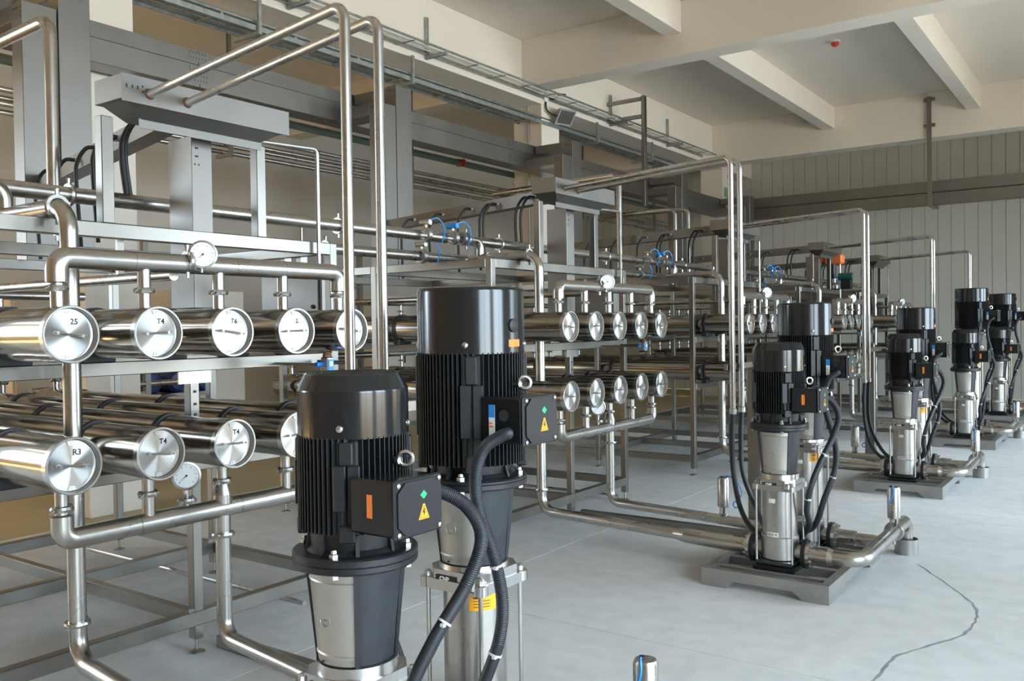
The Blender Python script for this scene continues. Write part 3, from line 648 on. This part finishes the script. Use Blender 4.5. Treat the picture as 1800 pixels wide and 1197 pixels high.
    fl = t.part('motor_flange', MB().lathe([(0.10, Z['fl0']), (rf-0.004, Z['fl0']), (rf, Z['fl0']+0.004), (rf, Z['fl0']+0.017), (rf-0.002, Z['fl0']+0.019), (rf, Z['fl0']+0.021), (rf, Z['fl1']-0.004), (rf-0.004, Z['fl1']), (0.13, Z['fl1']), (0.118, Z['fl1']+0.012), (0.122, Z['body']+0.01)], C, 'Z', 48), 'black_cast')
    for k in range(4):
        a = -PI/2+0.42+k*PI/2; bx, by = x0+(rf-0.022)*math.cos(a), y0+(rf-0.022)*math.sin(a)
        t.part('bolt', MB().lathe([(0.013, Z['fl1']), (0.013, Z['fl1']+0.012), (0.009, Z['fl1']+0.014), (0.007, Z['fl1']+0.022)], (bx, by, 0), 'Z', 6), 'steel_bright', fl)
        t.part('nut', MB().lathe([(0.013, Z['fl0']-0.012), (0.013, Z['fl0'])], (bx, by, 0), 'Z', 6), 'steel_bright', fl)
    for k in range(8):
        a = -PI/2+0.05+k*PI/4; c, s_ = math.cos(a), math.sin(a); n = Vector((-s_, c, 0))*0.005; w = MB()
        q = [Vector((x0+r*c, y0+r*s_, z)) for r, z in ((0.112, Z['fl1']), (rf-0.035, Z['fl1']), (0.124, Z['body']), (0.112, Z['body']))]
        w.add([p-n for p in q]+[p+n for p in q], [(0, 1, 2, 3), (7, 6, 5, 4), (0, 4, 5, 1), (1, 5, 6, 2), (2, 6, 7, 3), (3, 7, 4, 0)]); t.part('rib', w, 'black_cast', fl)
    # finned motor body
    rc = R-0.024
    mbd = t.part('motor_body', MB().lathe([(rc-0.01, Z['body']), (rc, Z['body']+0.01), (rc, Z['cov']+0.02)], C, 'Z', 40), 'black_cast')
    fins = MB(); zf0, zf1 = Z['body']+0.004, Z['cov']+0.004
    pads = [math.radians(q) for q in (-52, -142, 38, 128)]
    off = -(R-0.02)
    while off <= R-0.02+1e-6:                 # parallel cooling fins, tips on one circle
        for ang in (0, PI/2, PI, 3*PI/2):
            if abs(off) > R*0.66: continue
            r_in = math.sqrt(max(0, rc*rc-off*off)); r_out = math.sqrt(R*R-off*off)+0.002
            c, s_ = math.cos(ang), math.sin(ang)
            P = lambda u, v_, z: (x0+u*c-v_*s_, y0+u*s_+v_*c, z)
            w = 0.0022; vs = [P(r_in-0.004, off-w, zf0), P(r_in-0.004, off+w, zf0), P(r_out, off+w*0.7, zf0), P(r_out, off-w*0.7, zf0)]
            vs += [(a_, b_, zf1) for a_, b_, _ in vs]
            fins.add(vs, [(0, 1, 2, 3), (7, 6, 5, 4), (0, 4, 5, 1), (1, 5, 6, 2), (2, 6, 7, 3), (3, 7, 4, 0)])
        off += 0.0135
    t.part('cooling_fins', fins, 'black_cast', mbd, smooth=False)
    for a in pads[:4]:
        m = Matrix.Translation(C) @ Matrix.Rotation(a, 4, 'Z'); hgt = zf1-zf0
        pd = MB().box((rc-0.01, -0.030, zf0-0.004), (R-0.004, 0.030, zf1-0.004), 0.006)
        pd.box((R-0.012, -0.017, zf0+hgt*0.72), (R+0.007, 0.017, zf1-0.01), 0.004)
        pd.box((R-0.012, -0.034, zf0+hgt*0.25), (R+0.006, -0.002, zf0+hgt*0.72), 0.003).box((R-0.012, 0.002, zf0+hgt*0.25), (R+0.006, 0.034, zf0+hgt*0.72), 0.003)
        pd.box((R-0.03, -0.020, zf0-0.02), (R+0.004, 0.020, zf0+hgt*0.10), 0.004)
        t.part('mounting_pad', pd.xf(m), 'black_cast', mbd)
    # fan cover
    Rc = R
    if big: pr = [(0.02, Z['top']), (Rc-0.010, Z['top']), (Rc-0.003, Z['top']-0.003), (Rc, Z['top']-0.010), (Rc, Z['top']-0.014), (Rc, Z['cov']+0.004), (Rc, Z['cov']), (Rc-0.004, Z['cov']), (Rc-0.004, Z['cov']+0.01)]
    else: pr = [(0.02, Z['top']), (Rc-0.0225, Z['top']), (Rc-0.0195, Z['top']-0.001), (Rc-0.0182, Z['top']-0.004), (Rc-0.0025, Z['bev']+0.003), (Rc-0.0008, Z['bev']), (Rc, Z['bev']-0.002), (Rc, Z['bev']-0.006), (Rc, Z['cov']+0.004), (Rc, Z['cov']), (Rc-0.004, Z['cov']), (Rc-0.004, Z['cov']+0.01)]
    fc = t.part('fan_cover', MB().lathe(pr, C, 'Z', 64), 'black_paint')
    gr = MB()
    for k in range(6): gr.lathe([(0.03+k*0.017, Z['top']+0.0005), (0.034+k*0.017, Z['top']+0.0025), (0.038+k*0.017, Z['top']+0.0005)], C, 'Z', 40, close=True)
    t.part('cover_grille', gr, 'black_cast', fc)
    for k in range(4):
        a = math.radians(-58+90*k); c, s_ = math.cos(a), math.sin(a); zc = Z['cov']+0.028
        b = MB().lathe([(0.0095, 0.0), (0.0088, 0.004), (0.005, 0.0065), (0, 0.007)], (0, 0, 0), 'X', 12).xf(Matrix.Translation((x0+Rc*c, y0+Rc*s_, zc)) @ Matrix.Rotation(a, 4, 'Z'))
        t.part('screw', b, 'steel_bright', fc)
    if big:
        a = math.radians(-2)
        b = MB().lathe([(0.021, -0.002), (0.021, 0.005), (0.016, 0.008), (0, 0.008)], (0, 0, 0), 'X', 20).xf(Matrix.Translation((x0+Rc*math.cos(a), y0+Rc*math.sin(a), Z['cov']+0.085)) @ Matrix.Rotation(a, 4, 'Z'))
        t.part('cover_plug', b, 'rubber', fc)
        t.part('orange_sticker', MB().lathe([(Rc, Z['cov']+0.02), (Rc+0.0008, Z['cov']+0.02), (Rc+0.0008, Z['cov']+0.042), (Rc, Z['cov']+0.042)], C, 'Z', 8, math.radians(-9), math.radians(10), close=True), 'orange', fc)
    # terminal box on the +X side
    bz = 1.108 if not big else (1.275 if not tall else 1.60); bx0 = x0+rc-0.01; bx1 = x0+R+0.125; yb = y0-0.045; hw, hh = 0.088, 0.073
    tb = t.part('terminal_box', MB().box((bx0, yb-hw+0.004, bz-hh+0.004), (bx1-0.012, yb+hw-0.004, bz+hh-0.004), 0.006), 'black_paint')
    ld = [(yb-hw, bz-hh), (yb+hw, bz-hh), (yb+hw, bz+hh), (yb-hw, bz+hh)]
    t.part('lid', MB().box((bx1-0.012, yb-hw, bz-hh), (bx1-0.002, yb+hw, bz+hh), 0.004).prism([(yb-hw+0.035, bz-hh+0.008), (yb+hw-0.035, bz-hh+0.008), (yb+hw-0.008, bz-hh+0.032), (yb+hw-0.008, bz+hh-0.032), (yb+hw-0.035, bz+hh-0.008), (yb-hw+0.035, bz+hh-0.008), (yb-hw+0.008, bz+hh-0.032), (yb-hw+0.008, bz-hh+0.032)], bx1-0.004, bx1+0.003, 'X'), 'black_cast', tb)
    for sy in (-1, 1):
        for sz in (-1, 1): t.part('screw', MB().lathe([(0.0065, bx1-0.003), (0.0065, bx1+0.002), (0.003, bx1+0.004)], (0, yb+sy*(hw-0.013), bz+sz*(hh-0.013)), 'X', 10), 'steel_bright', tb)
    xs = bx1+0.003; dm = 0.011; zc = bz+0.027; yc = yb+0.012
    t.part('green_diamond', MB().prism([(yc-dm*1.15, zc), (yc, zc-dm), (yc+dm*1.15, zc), (yc, zc+dm)], xs, xs+0.0008, 'X'), 'green_sign', tb)
    zc = bz-0.016; tw = 0.020
    t.part('warning_triangle', MB().prism([(yc-tw, zc-0.018), (yc+tw, zc-0.018), (yc+0.003, zc+0.020), (yc-0.003, zc+0.020)], xs, xs+0.0008, 'X'), 'sign_orange', tb)
    k = MB(); tri = [(yc-tw*0.76, zc-0.0145), (yc+tw*0.76, zc-0.0145), (yc, zc+0.0155)]
    for i in range(3):
        a_, b_ = Vector((xs+0.0009, *tri[i])), Vector((xs+0.0009, *tri[(i+1) % 3])); k.cyl(a_, b_, 0.0007, 4)
    k.prism([(yc-0.001, zc+0.008), (yc-0.005, zc-0.002), (yc-0.001, zc-0.002), (yc-0.002, zc-0.011), (yc+0.005, zc+0.001), (yc+0.001, zc+0.001), (yc+0.003, zc+0.008)], xs+0.0008, xs+0.0014, 'X')
    t.part('bolt_symbol', k, 'ink', tb)
    ys = yb-hw+0.004
    if not big: t.part('orange_sticker', MB().box((bx0+0.060, ys-0.0008, bz-0.026), (bx0+0.078, ys, bz+0.032)), 'orange', tb)
    else:
        t.part('blanking_plug', MB().cyl((bx0+0.085, ys-0.004, bz+0.015), (bx0+0.085, ys, bz+0.015), 0.017, 16), 'rubber', tb)
        el = t.part('energy_label', MB().box((bx0+0.030, ys-0.0012, bz-0.055), (bx0+0.052, ys-0.0004, bz+0.045)), 'white_label', tb)
        t.part('energy_label_top', MB().box((bx0+0.030, ys-0.0018, bz+0.008), (bx0+0.052, ys-0.0012, bz+0.045)).box((bx0+0.030, ys-0.0018, bz-0.055), (bx0+0.052, ys-0.0012, bz-0.05)), 'blue_tube', tb)
        t.part('energy_bar', MB().box((bx0+0.032, ys-0.0018, bz-0.012), (bx0+0.042, ys-0.0012, bz-0.006)).box((bx0+0.032, ys-0.0018, bz-0.022), (bx0+0.046, ys-0.0012, bz-0.016)), 'orange', tb)
    # lifting eye above the box
    ez = bz+hh+0.030; ex = x0+R+0.028; ey = y0+0.012
    e = MB(); e.tube([(ex+0.018*math.cos(q)*0.75, ey+0.018*math.cos(q)*0.66, ez+0.018*math.sin(q)) for q in [2*PI*k/20 for k in range(20)]], 0.0065, 10, closed=True)
    e.cyl((x0+rc-0.01, ey-0.012, ez-0.006), (ex-0.008, ey-0.012, ez-0.004), 0.0105, 12)
    t.part('lifting_eye', e, 'steel_bright', mbd)
    # hose from the terminal box
    if not big: hp = [(bx0+0.095, yb+hw-0.006, bz+0.02), (bx0+0.105, yb+hw+0.03, bz+0.018), (x0+0.275, y0+0.135, bz-0.03), (x0+0.295, y0+0.175, bz-0.12), (x0+0.265, y0+0.150, bz-0.24), (x0+0.22, y0+0.06, bz-0.38), (x0+0.18, y0+0.0, bz-0.52), (x0+0.15, y0+0.03, bz-0.65), (x0+0.14, y0+0.10, bz-0.76), (x0+0.05, y0+0.175, 0.235)]
    else: hp = [(bx0+0.10, ys+0.004, bz-0.035), (bx0+0.10, ys-0.035, bz-0.04), (bx0+0.065, ys-0.075, bz-0.075), (bx0+0.045, ys-0.09, bz-0.16), (bx0+0.05, ys-0.075, bz-0.27), (bx0+0.075, ys-0.045, bz-0.39), (bx0+0.095, ys-0.035, bz-0.52), (bx0+0.085, ys-0.045, bz-0.64), (bx0+0.035, ys-0.075, bz-0.80), (bx0-0.03, ys-0.06, 0.30), (x0, y0-0.16, 0.235)]
    P = smooth_path(hp, 44 if True else 8)
    hs = Thing('corrugated_hose', 'black corrugated hose from %s pump terminal box, {u}' % ('taller' if big else 'shorter'), 'hose', tuple(P[-1]), 'corrugated pump hoses')
    hs.part('hose', MB().tube(P, 0.0185, 12, rfun=lambda i: 0.0188 if i % 2 else 0.0178), 'hose_black')
    hs.part('gland', MB().cyl(P[0], P[6], 0.023, 14), 'black_paint')
    for f in (0.52, 0.72):
        i = int(len(P)*f); d = (P[i+1]-P[i-1]).normalized()*0.003
        hs.part('cable_tie', MB().cyl(P[i]-d, P[i]+d, 0.0205, 14).box(tuple(P[i]+Vector((0.008, -0.028, -0.004))), tuple(P[i]+Vector((0.02, -0.018, 0.004)))), 'tie_white')
    return t

def build_unit(tall):
    rack()
    for row in ('upper', 'lower'):
        for i in range(5): vessel(i, row)
        manifold(row); rear_manifold(row); gauge(row)
    risers(); valve(0.84, 0.585, 0.215, 'feed', 0.50); valve(1.885, 0.80, 0.217, 'out', 0.50)
    skid(); outlet(); conduits(); trough(); branches()
    pump('small'); pump('big', tall)
UNAME = ['the nearest rack', 'the second rack', 'the third rack', 'the fourth rack', 'the farthest rack']
UY = [0.0, 3.444, 6.87, 10.33, 13.45]
build_unit(False)
proto = list(UNIT); UNIT.clear()
pump('big', True); tallset = list(UNIT); UNIT.clear()
KIDS = {}
for o in bpy.data.objects:
    if o.parent: KIDS.setdefault(o.parent.name, []).append(o)
def is_big(o): return o['label'].startswith(('taller upright', 'black corrugated hose from taller'))
TPL = {o.name: o['label'] for o in proto+tallset}; LOC = {o.name: Vector(o.location) for o in proto+tallset}
def place(o, src, k):
    o.location = LOC[src]+Vector((0, UY[k], 0)); o['label'] = TPL[src].replace('{u}', UNAME[k])
for k in (1, 2, 3, 4):
    for o in [o for o in proto if not (k >= 3 and is_big(o))]: place(copy_tree(o), o.name, k)
for o in tallset: place(copy_tree(o), o.name, 4); place(o, o.name, 3)
for o in proto: place(o, o.name, 0)
bpy.context.view_layer.update()

# handwriting on the end caps of the nearest rack
WRITE = {('upper', 0): '25', ('upper', 1): 'T4', ('upper', 2): 'T6', ('upper', 3): '2.', ('lower', 0): 'R3', ('lower', 1): 'T4', ('lower', 2): 'T4'}
for o in proto:
    if not o.name.startswith('pressure_vessel'): continue
    for (row, i), w in WRITE.items():
        if row+' row' in o['label'] and ORD[i]+' from' in o['label']:
            cap = [c for c in o.children if c.name.startswith('end_cap')][0]
            y = i*VP; z = ZU if row == 'upper' else ZL
            mb = text_mb(w, 0.030, (-0.0258, y+0.022, z+0.046), (0, 1, -0.04), (0.0, 0.04, 1), lift=0.0004, bold=0.0009)
            mb.v = [p-Vector((0, 0, 0)) for p in mb.v]
            me = to_mesh('handwriting', mb, o.location, 'ink'); h = bpy.data.objects.new('handwriting', me); COL.objects.link(h); h.parent = cap

# ================================================================== services along the column row
UNIT.clear()
def wall_ducts():
    for nm, z0, z1, xf in (('lower', 3.70, 3.895, -3.60), ('upper', 3.90, 4.03, -3.615)):
        t = Thing('cable_duct', 'long %s stainless cable duct along the column row' % nm, 'cable duct', (-3.72, 6.0, z0), 'long cable ducts')
        y = -6.5; k = 0
        while y < 15.2:
            y1 = min(y+2.4, 15.3)
            t.part('duct_section', MB().box((-3.84, y+0.002, z0), (xf, y1-0.002, z1), 0.003), 'steel_duct')
            t.part('splice_plate', MB().box((xf, y1-0.10, z0+0.03), (xf+0.003, y1+0.10 if y1 < 15.2 else y1, z1-0.02)), 'steel_duct')
            mb = MB()
            for q in range(6):
                for w in (0, 1): mb.box((xf+0.003, y1-0.085+q*0.03, z0+0.05+w*0.045), (xf+0.0038, y1-0.078+q*0.03, z0+0.064+w*0.045))
            t.part('slot', mb, 'ink'); y = y1
    # far wall duct pair
    for nm, z0, z1 in (('lower', 3.66, 3.87), ('upper', 3.89, 4.09)):
        t = Thing('far_duct', '%s stainless cable duct crossing in front of far panel wall' % nm, 'cable duct', (2, 15.9, z0), 'far wall ducts')
        x = -3.55; k = 0
        while x < 6.0:
            x1 = min(x+2.4, 6.05)
            t.part('duct_section', MB().box((x+0.002, 15.88, z0), (x1-0.002, 16.05, z1), 0.003), 'steel_duct')
            t.part('splice_plate', MB().box((x1-0.10, 15.877, z0+0.03), (min(x1+0.10, 6.05), 15.88, z1-0.03)), 'steel_duct'); x = x1
wall_ducts()
def headers():
    for nm, x, z, r in (('upper', -0.985, 2.205, 0.038), ('lower', -1.10, 2.07, 0.036)):
        t = Thing('header_pipe', '%s of two long overhead steel header pipes behind the racks' % nm, 'pipe', (x, 5.5, z-r), 'overhead headers')
        y = -1.2
        while y < 15.0:
            y1 = min(y+1.722, 15.1); t.part('pipe_length', MB().cyl((x, y, z), (x, y1, z), r, 18), 'steel_pipe')
            t.part('clamp', ring_clamp(MB(), (x, y1, z), 'Y', r, 0.02), 'steel_bright')
            t.part('hanger', MB().cyl((x, y1-0.3, z-r), (x, y1-0.3, 2.03 if nm == 'lower' else 2.03), 0.008, 8), 'steel_tube'); y = y1
    # smaller service pipes by the columns
    for i, (x, z, r, m, lab) in enumerate(((-4.62, 3.86, 0.045, 'green_pipe', 'dull green service pipe below the cable ducts'), (-4.60, 3.60, 0.024, 'steel_pipe', 'topmost of four thin steel service pipes behind the columns'), (-4.66, 3.54, 0.024, 'steel_pipe', 'second of four thin steel service pipes behind the columns'), (-4.60, 3.48, 0.024, 'steel_pipe', 'third of four thin steel service pipes behind the columns'), (-4.66, 3.42, 0.024, 'steel_pipe', 'lowest of four thin steel service pipes behind the columns'))):
        t = Thing('service_pipe', lab, 'pipe', (x, 5, z-r), 'service pipes')
        t.part('pipe', MB().cyl((x, -6.5, z), (x, 15.2, z), r, 14), m)
    t = Thing('valve_handle', 'small red valve handle on the dull green service pipe', 'valve', (-4.55, 8.0, 3.80), None)
    t.part('collar', MB().lathe([(0.046, 7.98), (0.056, 7.982), (0.056, 8.018), (0.046, 8.02)], (-4.62, 0, 3.86), 'Y', 18, close=True), 'red')
    t.part('lever', MB().tube(smooth_path([(-4.57, 8.0, 3.90), (-4.53, 8.02, 3.89), (-4.52, 8.03, 3.84), (-4.53, 8.02, 3.79)], 5), 0.012, 8), 'red')
    for k, y in enumerate((0.5, 4.1, 6.9, 11.2, 13.9)):
        t = Thing('pipe_bracket', 'steel angle bracket carrying the service pipes, %s from camera' % ORD[k], 'bracket', (-4.6, y, 3.3), 'service pipe brackets')
        t.part('drop_rod', MB().box((-4.53, y-0.02, 3.35), (-4.50, y+0.02, 4.80)), 'steel_tube'); t.part('arm', MB().box((-4.75, y-0.02, 3.36), (-4.53, y+0.02, 3.395)), 'steel_tube')
        t.part('upper_arm', MB().box((-4.72, y-0.02, 3.775), (-4.53, y+0.02, 3.81)), 'steel_tube')
headers()
def wire_trays():
    # shallow cable tray (upper) hung on L hangers, ladder tray (lower) below
    t = Thing('cable_tray', 'shallow galvanised cable tray high under the long beam', 'cable tray', (-3.75, 5, 4.87), None)
    t.part('rail', MB().box((-3.64, -6.5, 4.875), (-3.628, 14.9, 4.90)), 'galvanised'); t.part('rail', MB().box((-3.93, -6.5, 4.875), (-3.918, 14.9, 4.90)), 'galvanised')
    for x in (-3.70, -3.735, -3.80): t.part('cable', MB().cyl((x, -6.5, 4.882), (x, 14.9, 4.882), 0.010, 8), 'panel_grey')
    y = -6.0
    while y < 14.8:
        t.part('rung', MB().box((-3.918, y-0.012, 4.866), (-3.64, y+0.012, 4.872)), 'galvanised'); y += 0.6
    for k, y in enumerate((0.8, 4.4, 6.55, 11.15, 13.3)):
        h = Thing('tray_hanger', 'L-shaped steel hanger of the shallow cable tray, %s from camera' % ORD[k], 'hanger', (-3.8, y, 4.83), 'tray hangers')
        h.part('upright', MB().box((-3.945, y-0.02, 4.83), (-3.91, y+0.02, 5.34)), 'galvanised'); h.part('arm', MB().box((-3.91, y-0.02, 4.832), (-3.62, y+0.02, 4.866)), 'galvanised')
    t = Thing('ladder_tray', 'galvanised cable ladder carrying conduits beneath the long beam', 'cable tray', (-4.1, 5, 4.55), None)
    for x in (-3.96, -4.02, -4.08, -4.14, -4.2, -4.3): t.part('conduit', MB().cyl((x, -6.5, 4.60), (x, 14.4, 4.60), 0.017, 10), 'galvanised')
    t.part('rail', MB().box((-3.94, -6.5, 4.50), (-3.915, 14.4, 4.55)), 'galvanised'); t.part('rail', MB().box((-4.36, -6.5, 4.56), (-4.34, 14.4, 4.62)), 'galvanised')
    y = -6.3
    while y < 14.3:
        t.part('rung', MB().box((-4.34, y-0.015, 4.56), (-3.94, y+0.015, 4.58)), 'galvanised'); y += 0.9
    for k, y in enumerate((1.2, 4.0, 6.25, 10.65, 12.6)):
        h = Thing('ladder_hanger', 'steel strap hanger of the cable ladder, %s from camera' % ORD[k], 'hanger', (-3.95, y, 4.48), 'ladder hangers')
        h.part('upright', MB().box((-3.91, y-0.018, 4.46), (-3.88, y+0.018, 4.80)), 'galvanised'); h.part('arm', MB().box((-4.30, y-0.018, 4.46), (-3.91, y+0.018, 4.495)), 'galvanised')
    h = Thing('drop_strut', 'tall slotted steel strut hanging from the beam past the ducts', 'strut', (-3.3, 11.12, 3.5), None)
    h.part('channel', MB().box((-3.33, 11.07, 3.45), (-3.27, 11.15, 5.22), 0.003), 'steel_tube'); h.part('bracket', MB().box((-3.95, 11.06, 5.14), (-3.33, 11.10, 5.20)), 'steel_tube'); h.part('bracket', MB().box((-3.95, 11.06, 4.86), (-3.33, 11.10, 4.92)), 'steel_tube')
    h = Thing('far_strut', 'upright slotted strut hanging from far beam to the far ducts', 'strut', (0.13, 15.44, 3.6), None)
    h.part('channel', MB().box((0.10, 15.40, 3.62), (0.17, 15.445, 5.52), 0.003), 'steel_tube')
    for z in (5.48, 5.02): h.part('clip', MB().box((0.04, 15.435, z-0.03), (0.23, 15.448, z+0.03)), 'steel_tube')
    h.part('foot', MB().box((0.09, 15.40, 3.59), (0.18, 16.05, 3.63), 0.003), 'steel_tube')
wire_trays()
def small_fixtures():
    t = Thing('floodlight', 'small grey floodlight on the middle column', 'floodlight', (-3.85, 9.45, 4.5), None)
    n = Vector((0.75, -0.2, -0.55)).normalized(); m = Matrix.Translation((-3.78, 9.47, 4.66)) @ n.to_track_quat('X', 'Z').to_matrix().to_4x4()
    t.part('housing', MB().add([(-0.10, -0.08, -0.06), (-0.10, 0.08, -0.06), (-0.10, 0.08, 0.06), (-0.10, -0.08, 0.06), (0.04, -0.16, -0.125), (0.04, 0.16, -0.125), (0.04, 0.16, 0.125), (0.04, -0.16, 0.125)], [(0, 1, 2, 3), (4, 5, 6, 7), (0, 1, 5, 4), (1, 2, 6, 5), (2, 3, 7, 6), (3, 0, 4, 7)]).xf(m), 'frame_grey', smooth=False)
    t.part('reflector', MB().box((0.041, -0.135, -0.10), (0.047, 0.135, 0.10)).xf(m), 'steel_bright')
    t.part('bracket', MB().box((-3.95, 9.38, 4.58), (-3.84, 9.42, 4.72)), 'frame_grey')
    t = Thing('junction_box', 'round pale junction box above the floodlight with black cables', 'junction box', (-3.93, 9.15, 4.8), None)
    t.part('box', MB().lathe([(0.06, -3.955), (0.06, -3.915), (0.05, -3.91), (0, -3.91)], (0, 9.2, 4.90), 'X', 18), 'white_label')
    t.part('cable', MB().tube(smooth_path([(-3.93, 9.20, 4.95), (-3.92, 9.19, 5.05), (-3.90, 9.12, 5.10), (-3.8, 9.05, 5.0)], 5), 0.013, 8), 'rubber')
    t.part('cable', MB().tube(smooth_path([(-3.93, 9.20, 4.84), (-3.91, 9.19, 4.72), (-3.86, 9.3, 4.66), (-3.82, 9.42, 4.66)], 5), 0.013, 8), 'rubber')
    t.part('cable', MB().tube(smooth_path([(-3.93, 9.25, 4.90), (-3.91, 9.40, 4.92), (-3.88, 9.5, 5.0), (-3.85, 9.62, 5.02)], 5), 0.013, 8), 'rubber')
    t = Thing('column_conduit', 'thin galvanised conduit running down the middle column', 'conduit', (-3.93, 9.12, 3.0), None)
    t.part('pipe', MB().cyl((-4.18, 9.098, 2.6), (-4.18, 9.098, 4.85), 0.013, 10), 'galvanised')
    t = Thing('exit_lamp', 'small dark emergency lamp with green light on the far column', 'emergency lamp', (-3.94, 15.95, 4.3), None)
    t.part('frame', MB().box((-3.955, 16.05, 4.22), (-3.91, 16.38, 4.42), 0.006), 'frame_grey'); t.part('lens', MB().box((-3.912, 16.08, 4.25), (-3.905, 16.35, 4.39)), 'led_green')
    t = Thing('smoke_detector', 'small red smoke detector on the ceiling between two joists', 'smoke detector', (-0.4, 11.44, 5.5), None)
    t.part('base', MB().lathe([(0.07, 5.575), (0.07, 5.6)], (-0.4, 11.44, 0), 'Z', 20), 'white_label'); t.part('dome', MB().lathe([(0, 5.515), (0.03, 5.52), (0.055, 5.545), (0.06, 5.576)], (-0.4, 11.44, 0), 'Z', 20), 'red')
    # drop pipes over the nearest and third racks
    for k, nm in ((0, 'nearest'), (2, 'third')):
        t = Thing('drop_pipe', 'bent steel pipe coming down from the ducts onto %s rack' % nm, 'pipe', (-2.0, UY[k]+0.97, 2.24), 'drop pipes')
        t.part('pipe', MB().tube(fillet([(-3.9, UY[k]+0.97, 3.33), (-2.0, UY[k]+0.97, 3.38), (-2.0, UY[k]+0.97, 2.24)], 0.10, 8), 0.037, 18), 'steel_pipe')
    for q in range(2):
        t = Thing('drop_pipe', 'thin bent steel pipe over the fourth rack, %s of two' % ('nearer', 'farther')[q], 'pipe', (-2.6+q*0.16, UY[3]+0.4, 2.2), 'drop pipes')
        t.part('pipe', MB().tube(fillet([(-3.9, UY[3]+0.4+q*0.12, 3.30), (-2.6+q*0.16, UY[3]+0.4+q*0.12, 3.30), (-2.6+q*0.16, UY[3]+0.4+q*0.12, 2.2)], 0.08, 8), 0.03, 14), 'steel_pipe')
    # orange actuator and green motor at the fourth rack
    t = Thing('orange_actuator', 'bright orange valve actuator above the fourth rack', 'actuator', (-0.60, UY[3]+1.62, 2.05), None)
    y = UY[3]+1.62; x = -0.60
    t.part('head', MB().box((x-0.10, y-0.10, 2.42), (x+0.16, y+0.08, 2.56), 0.02).cyl((x-0.20, y, 2.49), (x-0.08, y, 2.49), 0.06, 16), 'orange')
    t.part('yoke', MB().cyl((x, y, 2.20), (x, y, 2.43), 0.05, 14), 'black_cast'); t.part('valve_body', MB().lathe([(0.04, 2.03), (0.09, 2.05), (0.09, 2.10), (0.05, 2.14), (0.05, 2.2)], (x, y, 0), 'Z', 16), 'steel_cast')
    t = Thing('green_motor', 'small dark green motor beside the orange actuator', 'motor', (-0.35, UY[3]+1.5, 2.1), None)
    t.part('body', MB().cyl((-0.48, UY[3]+1.5, 2.22), (-0.28, UY[3]+1.5, 2.22), 0.055, 16), 'green_paint'); t.part('foot', MB().box((-0.44, UY[3]+1.43, 2.03), (-0.30, UY[3]+1.57, 2.17)), 'black_cast')
    # blue motors and a tank in the bay behind
    for k, (x, y) in enumerate(((-5.95, 3.95), (-5.95, 4.27), (-5.95, 4.62))):
        t = Thing('blue_motor', 'blue motor on a steel stand behind the column, %s of three' % ORD[k], 'motor', (x, y, 0), 'blue motors')
        t.part('body', MB().lathe([(0.04, -0.24), (0.11, -0.23), (0.13, -0.18), (0.13, 0.16), (0.10, 0.20), (0.03, 0.21)], (x, y, 0.98), 'X', 24), 'blue_paint')
        t.part('terminal_box', MB().box((x-0.08, y-0.06, 1.09), (x+0.08, y+0.06, 1.18), 0.006), 'blue_paint')
        t.part('stand', MB().box((x-0.18, y-0.10, 0.80), (x+0.18, y+0.10, 0.85), 0.003), 'steel_tube')
        for sx in (-1, 1):
            for sy in (-1, 1): t.part('leg', MB().box((x+sx*0.15-0.02, y+sy*0.08-0.02, 0), (x+sx*0.15+0.02, y+sy*0.08+0.02, 0.80)), 'steel_tube')
    for k, y in enumerate((0.2, 2.95, 6.1)):
        t = Thing('pipe_stand', 'tall steel stand with crossing pipes in the bay behind, %s from camera' % ORD[k], 'stand', (-5.4, y, 0), 'pipe stands')
        for dy in (0, 0.7): t.part('post', MB().box((-5.43, y+dy-0.03, 0), (-5.37, y+dy+0.03, 2.6)), 'steel_tube')
        for z in (0.9, 1.5, 2.1, 2.55): t.part('crossbar', MB().box((-5.42, y, z-0.02), (-5.38, y+0.7, z+0.02)), 'steel_tube')
        for z in (1.0, 1.6, 2.2): t.part('pipe', MB().cyl((-5.4, y-0.5, z), (-5.4, y+1.2, z), 0.03, 12), 'steel_pipe')
    for k, y in enumerate((3.2, 5.1, 8.6)):
        t = Thing('white_cabinet', 'plain white cabinet standing in the bay behind the racks, %s from camera' % ORD[k], 'cabinet', (-6.6, y, 0), 'white cabinets')
        t.part('body', MB().box((-6.9, y-0.5, 0.06), (-6.3, y+0.5, 2.05), 0.01), 'plaster_white'); t.part('plinth', MB().box((-6.88, y-0.48, 0), (-6.32, y+0.48, 0.06)), 'frame_grey')
        t.part('door', MB().box((-6.3, y-0.47, 0.1), (-6.285, y-0.005, 2.0), 0.003), 'plaster_white'); t.part('door', MB().box((-6.3, y+0.005, 0.1), (-6.285, y+0.47, 2.0), 0.003), 'plaster_white')
        t.part('handle', MB().box((-6.285, y+0.02, 1.0), (-6.265, y+0.04, 1.18), 0.003), 'ink')
small_fixtures()
